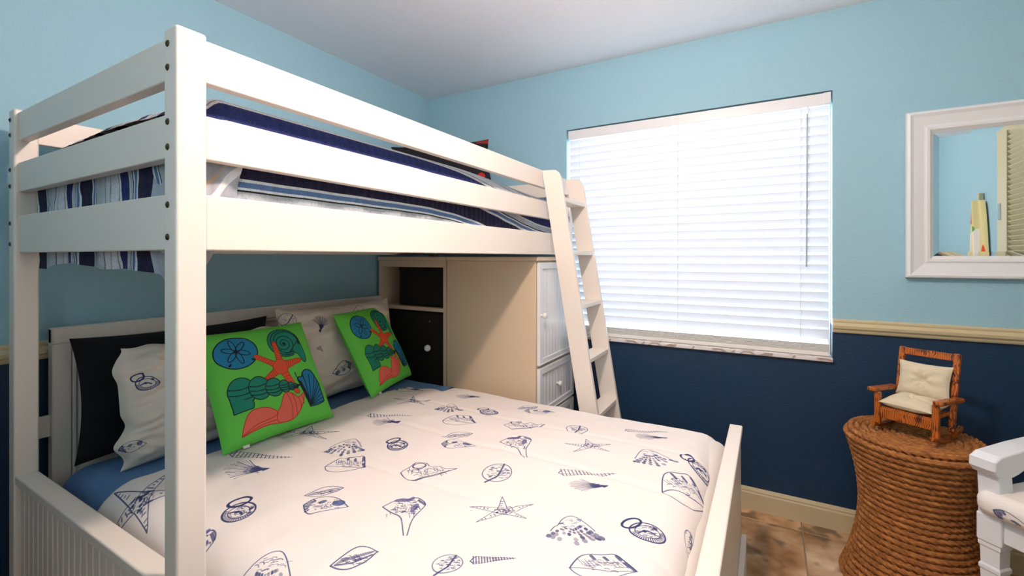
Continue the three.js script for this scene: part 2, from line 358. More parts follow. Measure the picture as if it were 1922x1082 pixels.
// ---------------------------------------------------------------- bookcase and cupboard under the loft
const CZ = -2.05, CB = -2.535, CT = 1.278;
function knob(parent, x, y, z) {
  const g = lathe([[0, 0], [0.009, 0], [0.008, 0.006], [0.0065, 0.010], [0.013, 0.016], [0.016, 0.023], [0.013, 0.030], [0.006, 0.033], [0, 0.0335]], 20); g.rotateZ(-Math.PI / 2); g.translate(x, y, z);
  return part('knob', g, M.white, parent);
}
{
  const t = thing('bookcase', 'open cream bookcase in the corner, facing the pillows under the loft', 'bookcase');
  const a = -2.148, b = -1.612;
  part('side_panel', bb(a, a + 0.02, 0, CT - 0.022, CB, CZ), M.tan, t);
  part('side_panel', bb(b - 0.02, b, 0, CT - 0.022, CB, CZ), M.tan, t);
  part('back_panel', bb(a + 0.02, b - 0.02, 0.05, CT - 0.022, CB, CB + 0.01, 0), M.tan, t);
  part('top_panel', bb(a, b, CT - 0.022, CT, CB, CZ + 0.008), M.tan, t);
  part('face_rail', bb(a + 0.02, b - 0.02, CT - 0.062, CT - 0.022, CZ - 0.018, CZ), M.tan, t);
  for (const y of [0.955, 0.48]) part('shelf', bb(a + 0.02, b - 0.02, y, y + 0.022, CB + 0.01, CZ - 0.004), M.tan, t);
  part('plinth', bb(a + 0.02, b - 0.02, 0, 0.07, CZ - 0.03, CZ - 0.012), M.tan, t);
}
{
  const dark = std({ color: '#0b0908', roughness: 0.85 });  // black boxes added to stand in for deep shade in the bookcase openings
  const t = thing('shade_box', 'added black box standing for the shade in the upper bookcase opening', 'box', [-1.825, 0.978, -2.30]);
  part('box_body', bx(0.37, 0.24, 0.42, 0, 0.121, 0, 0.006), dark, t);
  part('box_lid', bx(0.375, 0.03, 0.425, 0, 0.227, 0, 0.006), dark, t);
  const u = thing('shade_box', 'added black box with a white ball knob, standing for the shade low in the bookcase', 'box', [-1.88, 0.503, -2.29]);
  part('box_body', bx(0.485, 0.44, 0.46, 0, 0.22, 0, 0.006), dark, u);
  const s = new THREE.SphereGeometry(0.019, 20, 14); s.translate(0.142, 0.238, 0.252); const k = part('knob', s, M.white, u);
  part('knob_stem', (() => { const g = new THREE.CylinderGeometry(0.006, 0.006, 0.012, 12); g.rotateX(Math.PI / 2); g.translate(0.142, 0.238, 0.234); return g; })(), M.chrome, k);
  const r = new THREE.SphereGeometry(0.0045, 12, 8); r.translate(0.142, 0.392, 0.231); part('rivet', r, M.chrome, u);
}
{
  const t = thing('storage_cupboard', 'cream cupboard with a grooved door and drawers beside the ladder', 'cupboard');
  const a = -1.606, b = -1.035;
  part('body', [bb(a, b, 0.03, CT - 0.022, CB, CZ, 0.003)], M.tan, t);
  part('top_panel', bb(a, b + 0.018, CT - 0.022, CT, CB, CZ + 0.008, 0.005), M.tan, t);
  part('plinth', bb(a, b - 0.02, 0, 0.03, CB, CZ - 0.01), M.tan, t);
  const z0 = CB + 0.012, z1 = CZ - 0.012;
  function front(name, y0, y1, kz, ky) {
    const f = 0.034, x = b + 0.002;
    const d = part(name, [bb(x, x + 0.018, y0, y1, z0, z0 + f, 0.003), bb(x, x + 0.018, y0, y1, z1 - f, z1, 0.003), bb(x, x + 0.018, y0, y0 + f, z0 + f, z1 - f, 0.003), bb(x, x + 0.018, y1 - f, y1, z0 + f, z1 - f, 0.003), bb(x, x + 0.006, y0 + f, y1 - f, z0 + f, z1 - f, 0)], M.coolWhite, t);
    const bead = [[0.018, 0.004], [0.012, 0.010]];
    part('moulding', bead.map(([o, q]) => bb(x + o - 0.004, x + o + 0.003, y0 + q, y0 + q + 0.006, z0 + 0.01, z1 - 0.01, 0.002)), M.coolWhite, d);
    const n = 10, w = (z1 - z0 - 2 * f) / n;
    for (let i = 0; i < n; i++) part('bead_board', bb(x + 0.004, x + 0.0105, y0 + f, y1 - f, z0 + f + i * w + 0.0015, z0 + f + (i + 1) * w - 0.0015, 0.0025), M.coolWhite, d);
    knob(d, x + (kz < 0 ? 0.016 : 0.009), ky, kz < 0 ? z1 - 0.017 : (z0 + z1) / 2);
  }
  front('door', 0.715, 1.248, -1, 0.975);
  front('drawer', 0.452, 0.700, 1, 0.575);
  front('drawer', 0.195, 0.440, 1, 0.318);
  front('drawer', 0.04, 0.185, 1, 0.112);
}

// ---------------------------------------------------------------- lower bed
const BZ0 = -0.545, BZ1 = -2.0, FBX = -0.088;
{
  const t = thing('full_bed', 'cream double bed with panelled headboard and low footboard under the loft', 'bed');
  const hx0 = -2.148, hx1 = -2.108, ht = 1.033;
  const hz1 = -2.036;
  part('headboard', bb(hx0, hx1 - 0.012, 0.25, ht - 0.004, hz1, BZ0, 0.002), M.cream, t);
  part('headboard_frame', [bb(hx0, hx1, ht - 0.055, ht, hz1, BZ0, 0.005), bb(hx0, hx1, 0.0, ht - 0.055, BZ0 - 0.05, BZ0, 0.005), bb(hx0, hx1, 0.0, ht - 0.055, hz1, hz1 + 0.05, 0.005)], M.cream, t);
  part('headboard_moulding', [bb(hx1 - 0.012, hx1 - 0.002, ht - 0.068, ht - 0.057, hz1 + 0.05, BZ0 - 0.05, 0.003), bb(hx1 - 0.012, hx1 - 0.002, 0.4, ht - 0.068, BZ0 - 0.063, BZ0 - 0.052, 0.003)], M.cream, t);
  part('headboard_bracket', bb(hx0 + 0.004, hx0 + 0.024, 0.665, 0.735, BZ0, BZ0 + 0.05, 0.002), M.cream, t);
  // footboard
  part('footboard', bb(FBX - 0.040, FBX - 0.006, 0.03, 0.59, BZ1 + 0.004, -0.50, 0.002), M.cream, t);
  part('footboard_cap', bb(FBX - 0.047, FBX, 0.582, 0.606, BZ1, -0.494, 0.005), M.cream, t);
  part('footboard_plinth', [bb(FBX - 0.006, FBX + 0.010, 0.0, 0.165, BZ1 + 0.004, -0.50, 0.003), bb(FBX - 0.006, FBX + 0.015, 0.165, 0.180, BZ1 + 0.004, -0.50, 0.005)], M.cream, t);
  for (let i = 0; i < 16; i++) part('bead_board', bb(FBX + 0.008, FBX + 0.014, 0.012, 0.160, BZ1 + 0.012 + i * 0.03, BZ1 + 0.036 + i * 0.03, 0.003), M.coolWhite, t);
  for (const z of [-0.535, BZ1 + 0.012]) part('side_rail', bb(hx1, FBX - 0.04, 0.12, 0.32, z - 0.012, z + 0.012), M.cream, t);
}
{
  const g = new RoundedBoxGeometry(1.93, 0.25, 1.39, 4, 0.05); g.translate(-1.10, 0.305 + 0.125, -1.268);
  single('bed_mattress', boxUV(g), M.mattress, 'pale mattress of the lower bed, hidden under the shell comforter', 'mattress');
}

// cloth laid over a box: coordinate s along the cloth -> [position, drop]
function drape(s, p0, p1, h0, h1, r) {
  const dir = Math.sign(p1 - p0), Lf = Math.abs(p1 - p0) - 2 * r, arc = r * Math.PI / 2;
  let q = s;
  if (q < h0) return [p0, r + (h0 - q)];
  q -= h0; if (q < arc) { const a = q / r; return [p0 + dir * r * (1 - Math.cos(a)), r * (1 - Math.sin(a))]; }
  q -= arc; if (q < Lf) return [p0 + dir * (r + q), 0];
  q -= Lf; if (q < arc) { const a = q / r; return [p1 - dir * r * (1 - Math.sin(a)), r * (1 - Math.cos(a))]; }
  q -= arc; return [p1, r + q];
}
const BED_TOP = 0.600;

// blue blanket whose edge shows around the comforter at the pillow end
{
  const x0 = -2.02, x1 = -1.46, z0 = -0.535, z1 = -1.985, r = 0.09, h = 0.14;
  const Lz = Math.abs(z1 - z0) - 2 * r + Math.PI * r + 2 * h;
  single('blue_blanket', gridGeo(60, 150, (u, v) => {
    const x = mixv(x0, x1, u), [z, d] = drape(v * Lz, z0, z1, h, h, r), y = 0.583 - d * 0.98 + 0.006 * nz(x * 7, z * 6, 2) - 0.02 * sm(-1.85, -2.0, x);
    return [x, y, z];
  }, (u, v) => [u, v * 2]), M.blueCloth, 'plain blue blanket edge showing between the pillows and the shell comforter', 'blanket');
}

// ---------------------------------------------------------------- sea-shell prints (ink drawings, unit box -1..1)
const INK = '#2b3462';
let inkScale = 1;
function pen(g, w, c = INK, a = 1) { g.lineWidth = w * inkScale; g.strokeStyle = c; g.fillStyle = c; g.globalAlpha = a; g.lineCap = 'round'; g.lineJoin = 'round'; }
function poly(g, pts, close = false) { g.beginPath(); pts.forEach(([x, y], i) => i ? g.lineTo(x, y) : g.moveTo(x, y)); if (close) g.closePath(); }
function curve(g, pts) { g.beginPath(); g.moveTo(...pts[0]); for (let i = 1; i < pts.length - 1; i++) { const a = pts[i], b = pts[i + 1]; g.quadraticCurveTo(a[0], a[1], (a[0] + b[0]) / 2, (a[1] + b[1]) / 2); } g.lineTo(...pts[pts.length - 1]); }
function hatch(g, n, rx, ry, ox = 0, oy = 0) { for (let i = 0; i < n; i++) { const a = rnd() * 6.28, q = Math.sqrt(rnd()), x = ox + rx * q * Math.cos(a), y = oy + ry * q * Math.sin(a), l = 0.08 + 0.14 * rnd(); pen(g, 0.022 + 0.03 * rnd(), INK, 0.35 + 0.5 * rnd()); curve(g, [[x, y], [x + l * 0.6, y - l * 0.25], [x + l, y + l * (rnd() - 0.4)]]); g.stroke(); } }
const wash = { conch: [34, 0.7, 0.45, 0, -0.1], murex: [40, 0.7, 0.5, -0.1, 0], cone: [36, 0.7, 0.55, 0, 0], slip: [34, 0.7, 0.35, 0, 0.1], whelk: [40, 0.65, 0.45, 0, -0.35], snail: [40, 0.75, 0.65, 0, 0], clam: [34, 0.6, 0.45, 0.12, 0.2], star: [20, 0.3, 0.3, 0, 0], auger: [16, 0.8, 0.25, -0.2, 0], barnacle: [22, 0.6, 0.4, 0, -0.2], fan: [14, 0.5, 0.4, 0.2, 0] };
const shell = {
  fan(g) {
    for (let i = 0; i < 17; i++) { const a = -0.95 + i * 0.118, e = [0.75 - 1.7 * Math.cos(a) * (0.9 + 0.1 * rnd()), 0.05 + 0.95 * Math.sin(a)]; pen(g, i % 3 ? 0.03 : 0.05, INK, 0.5 + 0.4 * rnd()); curve(g, [[0.75, 0], [0.3, e[1] * 0.25], e]); g.stroke(); }
    pen(g, 0.09, INK, 0.8); for (let i = 0; i < 7; i++) { const a = -0.7 + i * 0.23; poly(g, [[0.78, 0], [0.78 - 0.62 * Math.cos(a), 0.45 * Math.sin(a)]]); g.stroke(); }
    pen(g, 0.12, INK, 0.95); poly(g, [[0.72, -0.1], [0.95, -0.05], [0.78, 0.12]], true); g.fill(); g.stroke();
  },
  star(g) {
    for (const [a, l] of [[-92, 0.9], [-18, 1.05], [38, 0.95], [140, 1.05], [192, 1.1]]) {
      const c = Math.cos(R(a)), s = Math.sin(R(a)), n = [-s, c];
      pen(g, 0.035, INK, 0.85); poly(g, [[c * 0.14 + n[0] * 0.17, s * 0.14 + n[1] * 0.17], [c * l, s * l], [c * 0.14 - n[0] * 0.17, s * 0.14 - n[1] * 0.17]]); g.stroke();
      pen(g, 0.05, INK, 0.7); for (let k = 1; k < 9; k++) { const q = k / 9 * l, w = 0.16 * (1 - k / 9) + 0.01; if (rnd() < 0.85) { poly(g, [[c * q + n[0] * w * (rnd() - 0.2), s * q + n[1] * w * (rnd() - 0.2)], [c * q - n[0] * w * rnd(), s * q - n[1] * w * rnd()]]); g.stroke(); } }
    }
    pen(g, 0.08, INK, 0.8); for (let i = 0; i < 12; i++) { g.beginPath(); g.arc((rnd() - 0.5) * 0.4, (rnd() - 0.5) * 0.4, 0.04, 0, 7); g.fill(); }
  },
  auger(g) {
    pen(g, 0.06, INK, 0.75); curve(g, [[-1, 0.2], [-0.85, -0.7], [-0.5, -0.5], [0.3, -0.2], [1, 0]]); g.stroke(); curve(g, [[-1, 0.2], [-0.8, 0.8], [-0.5, 0.5], [0.3, 0.2], [1, 0]]); g.stroke();
    for (let i = 0; i < 15; i++) { const x = -0.9 + i * 0.125, w = 0.62 * (1 - i / 15) + 0.08; pen(g, 0.045, INK, 0.8); poly(g, [[x, -w], [x + 0.05, w]]); g.stroke(); }
    pen(g, 0.1, INK, 0.6); poly(g, [[-0.95, 0.3], [-0.6, 0.35]]); g.stroke();
  },
  clam(g) {
    pen(g, 0.075, INK, 0.95); g.beginPath(); g.ellipse(0.12, 0.22, 0.78, 0.62, 0.25, 0, 7); g.stroke();
    pen(g, 0.12, INK, 1); g.beginPath(); g.ellipse(-0.42, -0.42, 0.50, 0.30, -0.45, 0, 7); g.stroke();
    pen(g, 0.05, INK, 0.8); g.beginPath(); g.ellipse(0.12, 0.22, 0.55, 0.40, 0.25, 0, 7); g.stroke();
    for (let i = 0; i < 22; i++) { const a = i * 0.15 - 0.3, c = Math.cos(a + 0.25), s = Math.sin(a + 0.25); poly(g, [[0.12 + 0.74 * c, 0.22 + 0.58 * s], [0.12 + 0.60 * c, 0.22 + 0.44 * s]]); g.stroke(); }
    pen(g, 0.1, INK, 0.9); g.beginPath(); g.arc(0.55, -0.05, 0.11, 0, 7); g.fill(); g.beginPath(); g.arc(0, 0.2, 0.1, 0, 7); g.fill(); curve(g, [[-0.3, 0.3], [0, 0.1], [0.4, 0.35]]); g.stroke();
  },
  conch(g) {
    pen(g, 0.06, INK, 0.9); curve(g, [[-1, 0.25], [-0.7, -0.55], [-0.35, -0.85], [0.1, -0.75], [0.55, -0.9], [0.75, -0.3], [1, 0.35]]); g.stroke();
    pen(g, 0.05, INK, 0.85); curve(g, [[-1, 0.25], [-0.4, 0.15], [0.2, 0.35], [1, 0.35]]); g.stroke(); curve(g, [[-1, 0.25], [-0.85, 0.75], [0, 0.85], [1, 0.35]]); g.stroke();
    pen(g, 0.16, INK, 0.75); for (const [x, y, l] of [[-0.25, -0.72, 0.25], [0.15, -0.62, 0.2], [0.55, -0.72, 0.3], [0.72, -0.2, 0.25], [0.85, 0.1, 0.18]]) { poly(g, [[x, y], [x + 0.08, y + l]]); g.stroke(); }
    pen(g, 0.035, INK, 0.6); for (let i = 0; i < 14; i++) { const x = -0.7 + i * 0.11; poly(g, [[x, -0.45 + 0.2 * rnd()], [x + 0.14, -0.1 + 0.2 * rnd()]]); g.stroke(); }
  },
  murex(g) {
    pen(g, 0.055, INK, 0.85); poly(g, [[-1, 0.1], [-0.75, -0.35], [-0.6, -0.85], [-0.2, -0.85], [-0.05, -0.5], [0.3, -0.6], [0.55, -0.3], [1, -0.25], [0.3, 0.45], [-0.6, 0.85], [-1, 0.1]]); g.stroke();
    pen(g, 0.09, INK, 0.9); g.beginPath(); g.ellipse(-0.42, -0.5, 0.22, 0.3, 0.3, 0, 7); g.stroke(); poly(g, [[-0.6, 0.8], [0.2, 0.42], [0.95, -0.2]]); g.stroke();
    for (let i = 0; i < 26; i++) { pen(g, 0.04, INK, 0.6); const x = -0.8 + 1.4 * rnd(), y = -0.35 + 0.7 * rnd(); poly(g, [[x, y], [x + 0.1 * rnd(), y + 0.22]]); g.stroke(); }
  },
  cone(g) {
    pen(g, 0.06, INK, 0.9); curve(g, [[-1, 0], [-0.85, -0.75], [-0.2, -0.95], [0.4, -0.6], [1, 0.25]]); g.stroke(); curve(g, [[-1, 0], [-0.7, 0.9], [0, 0.8], [0.6, 0.45], [1, 0.25]]); g.stroke();
    for (let i = 0; i < 9; i++) { pen(g, 0.10, INK, 0.9); const y = -0.6 + i * 0.15; poly(g, [[-0.95 + 0.1 * Math.abs(i - 4) * 0.5, y], [-0.6 - 0.15 * rnd(), y * 0.8]]); g.stroke(); }
    pen(g, 0.22, '#3d4f86', 0.75); g.beginPath(); g.ellipse(-0.25, -0.3, 0.16, 0.2, 0.5, 0, 7); g.fill(); g.beginPath(); g.ellipse(0.5, -0.1, 0.28, 0.3, 0.3, 0, 7); g.fill();
    for (let i = 0; i < 22; i++) { pen(g, 0.05, INK, 0.75); const x = -0.5 + 1.1 * rnd(), y = -0.4 + 0.9 * rnd(); poly(g, [[x, y], [x + 0.16 * (rnd() - 0.3), y + 0.16 * (rnd() - 0.3)]]); g.stroke(); }
  },
  slip(g) {
    pen(g, 0.07, INK, 0.75); curve(g, [[-1, 0.6], [-0.5, -0.7], [0.4, -0.9], [1, -0.6]]); g.stroke(); curve(g, [[-1, 0.6], [-0.2, 1.0], [0.7, 0.2], [1, -0.6]]); g.stroke();
    for (let i = 0; i < 16; i++) { pen(g, 0.05, INK, 0.5); const x = -0.8 + i * 0.1; poly(g, [[x, 0.5 - i * 0.06], [x + 0.2, 0.1 - i * 0.05]]); g.stroke(); }
    pen(g, 0.09, INK, 0.7); poly(g, [[-0.8, 0.55], [0, 0.35], [0.8, -0.3]]); g.stroke();
  },
  barnacle(g) {
    pen(g, 0.05, INK, 0.8); curve(g, [[-1, 0.4], [-0.5, -0.5], [0.05, -1], [0.45, -0.6], [1, 0.35]]); g.stroke();
    for (let r = 0; r < 5; r++) for (let i = 0; i < 9; i++) { const a = R(200 + i * 17.5), q = 0.35 + r * 0.2; if (rnd() < 0.85) { pen(g, 0.1 + 0.03 * r, INK, 0.35 + 0.5 * rnd()); const x = q * 1.05 * Math.cos(a) + 0.05, y = 0.85 - 0.2 + (-q * 1.1) * Math.sin(a - Math.PI) * -1 * -1; poly(g, [[x, 0.55 + y * 0.0 - 0.9 + q * 1.35 * (1 - 0.32 * Math.abs(Math.cos(a)))], [x * 1.06 + 0.02, 0.55 - 0.9 + (q + 0.07) * 1.35 * (1 - 0.32 * Math.abs(Math.cos(a)))]]); g.stroke(); } }
  },
  whelk(g) {
    pen(g, 0.055, INK, 0.75); curve(g, [[-1, -0.35], [-0.5, -0.85], [0.1, -0.75], [0.4, -0.95], [0.95, -0.55], [0.75, -0.1], [0.5, 0.3], [0.55, 1]]); g.stroke(); curve(g, [[-1, -0.35], [-0.5, 0.0], [0, 0.15], [0.2, 0.55], [0.4, 1]]); g.stroke();
    pen(g, 0.2, '#4b4684', 0.7); poly(g, [[-0.5, -0.7], [0.05, -0.72], [0.2, -0.85]]); g.stroke(); g.beginPath(); g.ellipse(0.45, -0.3, 0.14, 0.26, 0.3, 0, 7); g.fill(); pen(g, 0.12, INK, 0.7); poly(g, [[0.5, -0.75], [0.85, -0.5]]); g.stroke();
    for (let i = 0; i < 24; i++) { pen(g, 0.04, INK, 0.5); const x = -0.7 + 1.3 * rnd(), y = -0.5 + 0.6 * rnd(); poly(g, [[x, y], [x + 0.2 * (rnd() - 0.5), y + 0.25 * rnd()]]); g.stroke(); }
  },
  snail(g) {
    pen(g, 0.06, INK, 0.65); g.beginPath(); g.ellipse(0, 0, 0.95, 0.85, -0.3, 0, 7); g.stroke();
    pen(g, 0.11, INK, 0.8); curve(g, [[-0.7, 0.9], [0, 0.5], [0.2, -0.1], [0.45, -0.8]]); g.stroke();
    for (let i = 0; i < 26; i++) { pen(g, 0.05, INK, 0.55); const x = -0.6 + 1.3 * rnd(), y = -0.7 + 1.2 * rnd(); poly(g, [[x, y], [x + 0.12, y + 0.1 * (rnd() - 0.5)]]); g.stroke(); }
  },
};

// ---------------------------------------------------------------- shell comforter
{
  // cloth coordinates: x from head to foot, z across; one texture over the whole cloth
  const x0 = -1.60, x1 = -0.150, z0 = -0.515, z1 = -2.012, rx = 0.11, rz = 0.10, hx = 0.22, hz = 0.20;
  const arcx = rx * Math.PI / 2, arcz = rz * Math.PI / 2;
  const Lx = (x1 - x0 - rx) + arcx + hx, Lz = Math.abs(z1 - z0) - 2 * rz + 2 * arcz + 2 * hz;
  const X0 = x0, Z0 = hz + arcz;                       // cloth coordinate of the flat part's near edge
  const cloth = (x, z) => [(x - x0) / Lx, (Z0 + (z0 - rz - z)) / Lz];
  // a drawing's place, width and depth on the bed, worked out from where it lies under the camera
  const place = (u, v) => { const k = (u - 961) / 841, t = (1.276 - BED_TOP) * 841 / (v - 483); return [(-0.4966 + 0.868 * k) * t, (-0.868 - 0.4966 * k) * t, t]; };
  const prints = [
    ['auger', 450, 855, 548, 870], ['fan', 430, 868, 505, 902], ['clam', 417, 934, 486, 984], ['conch', 615, 858, 690, 894], ['slip', 578, 919, 640, 940], ['cone', 570, 939, 656, 970], ['whelk', 712, 936, 798, 1006], ['star', 885, 936, 1002, 996], ['barnacle', 1032, 973, 1114, 1020], ['clam', 1166, 973, 1249, 1024],
    ['barnacle', 438, 1043, 554, 1108], ['slip', 630, 1030, 702, 1082], ['snail', 810, 1045, 870, 1082], ['auger', 883, 1046, 968, 1068], ['conch', 1068, 1042, 1192, 1100],
    ['murex', 753, 870, 857, 907], ['snail', 904, 874, 962, 913], ['auger', 1048, 886, 1157, 903], ['fan', 1063, 902, 1142, 932], ['conch', 1238, 886, 1338, 944], ['clam', 1281, 846, 1343, 888], ['barnacle', 1188, 844, 1252, 872], ['star', 1064, 826, 1150, 858], ['whelk', 938, 821, 1002, 864], ['slip', 832, 814, 886, 827], ['cone', 829, 829, 893, 847], ['clam', 721, 825, 769, 851], ['barnacle', 624, 827, 682, 851], ['star', 543, 808, 634, 832],
    ['auger', 697, 781, 775, 788], ['fan', 697, 786, 752, 806], ['conch', 832, 780, 894, 803], ['clam', 894, 760, 937, 776], ['barnacle', 824, 757, 864, 773], ['star', 753, 744, 807, 766], ['cone', 765, 724, 808, 738], ['fan', 853, 731, 902, 746], ['slip', 972, 752, 1010, 762], ['cone', 985, 758, 1040, 772], ['murex', 946, 785, 1024, 809], ['snail', 1062, 792, 1104, 813], ['auger', 1172, 795, 1254, 804], ['fan', 1188, 802, 1254, 823], ['cone', 608, 780, 642, 792], ['snail', 1296, 976, 1330, 1024], ['star', 215, 902, 330, 990], ['whelk', 300, 1000, 385, 1070],
  ];
  const CW = 2048, CH = 2048;
  const tex = canvasTex(CW, CH, (g) => {
    g.fillStyle = '#efe9e4'; g.fillRect(0, 0, CW, CH);
    const sx = CW / Lx, sz = CH / Lz;                  // pixels per metre
    for (const [kind, ua, va, ub, vb] of prints) {
      const [x, z, t] = place((ua + ub) / 2, (va + vb) / 2), w = (ub - ua) * t / 841, [xf, zf] = place((ua + ub) / 2, va), [xn, zn] = place((ua + ub) / 2, vb), h = Math.hypot(xf - xn, zf - zn);
      const [cu, cv] = cloth(x, z);
      g.save();
      g.translate(cu * CW, cv * CH); g.scale(sx, -sz);  // now metres: +x to the foot, +y = +z
      g.transform(0.868, -0.4966, 0.4966, 0.868, 0, 0); g.scale(w / 2, h / 2);
      inkScale = Math.min(1.25, Math.max(0.65, 0.105 / w)); shell[kind](g); hatch(g, ...wash[kind]); inkScale = 1; g.restore();
    }
    g.globalAlpha = 1;
  });
  tex.flipY = false;
  const m = std({ map: tex, roughness: 0.92, bumpMap: rep(weaveTex, 60), bumpScale: 0.0004 });
  const seams = [-0.74, -1.03, -1.335, -1.63];
  single('shell_comforter', gridGeo(250, 260, (u, v) => {
    let sx = u * Lx, sz = v * Lz, x, dx;
    const flat = x1 - x0 - rx;
    if (sx < flat) { x = x0 + sx; dx = 0; } else if (sx < flat + arcx) { const a = (sx - flat) / rx; x = x1 - rx + rx * Math.sin(a); dx = rx * (1 - Math.cos(a)); } else { x = x1; dx = rx + sx - flat - arcx; }
    const [z, dz] = drape(sz, z0, z1, hz, hz, rz);
    let y = BED_TOP + 0.008 - Math.hypot(dx, dz);
    const onTop = sm(0.06, 0, Math.hypot(dx, dz));
    y -= 0.035 * sm(-1.45, -1.95, z);                   // settles a little towards the window
    let seam = 0; for (const s of seams) { const q = (z - s + 0.012 * nz(x * 2, s * 9)) / 0.012; seam += Math.exp(-q * q); }
    y += onTop * (-0.0055 * seam + 0.010 * nz(x * 2.6, z * 2.6, 4) + 0.0035 * nz(x * 3 + z * 9, z * 4 - x * 11, 9) + 0.002 * nz(x * 14, z * 14, 2));
    if (sx < 0.2) x -= (0.10 - 0.02 * sm(-1.5, -1.1, z)) * (1 - sx / 0.2);
    if (sx < 0.03) y -= 0.016 * (1 - sx / 0.03) ** 2;
    const wob = 1 - onTop;
    return [x + wob * 0.006 * nz(z * 8, sx * 3), y, z + wob * 0.006 * nz(x * 8, sz * 3)];
  }, (u, v) => [u, v]), m, 'off-white comforter printed with navy sea shells and starfish, on the lower bed', 'comforter');
}

// ---------------------------------------------------------------- pillows
function pillowGeo(w, h, d, o = {}) {
  const k = o.pinch ?? 0.07, n = o.n ?? 44, s = o.seed ?? 1, wr = o.wrinkle ?? 0.004, soft = o.power ?? 3;
  const side = (sgn) => gridGeo(n, n, (u, v) => {
    const a = u * 2 - 1, b = v * 2 - 1;
    const th = d / 2 * Math.pow(Math.max(0, 1 - Math.abs(a) ** soft), 0.55) * Math.pow(Math.max(0, 1 - Math.abs(b) ** soft), 0.55);
    let x = a * w / 2 * (1 - k * (1 - b * b) * Math.abs(a)), y = h / 2 + b * h / 2 * (1 - k * (1 - a * a) * Math.abs(b));
    const e = 1 - Math.max(Math.abs(a), Math.abs(b)), f = Math.min(1, e * 6);
    let z = sgn * th + f * wr * (2.2 * nz(a * 2.2 + s, b * 2.2, s) + nz(a * 6 + s, b * 6, s * 3)) * sgn;
    if (o.crumple) { const c = o.crumple; x += c * nz(b * 2.6 + s, 3 + s, a) * 0.9 * Math.abs(a); y += c * 0.5 * nz(a * 2.5, s + 5, b); z += sgn * f * c * (0.9 * Math.abs(nz(a * 2 + b * 3, b * 4 + s, s)) + 0.5 * nz(a * 5, b * 7, s)); }
    return [x, y, z];
  }, (u, v) => [u, v]);
  const f = side(1), b = side(-1);
  const ix = b.index.array; for (let i = 0; i < ix.length; i += 3) { const t = ix[i]; ix[i] = ix[i + 1]; ix[i + 1] = t; } b.computeVertexNormals();
  return mergeGeometries([f, b]);
}
function putPillow(o, x, y, z, yaw, lean) { o.position.set(x, y, z); o.rotation.set(0, Math.PI / 2 + yaw, 0); o.rotateX(-lean); return o; }

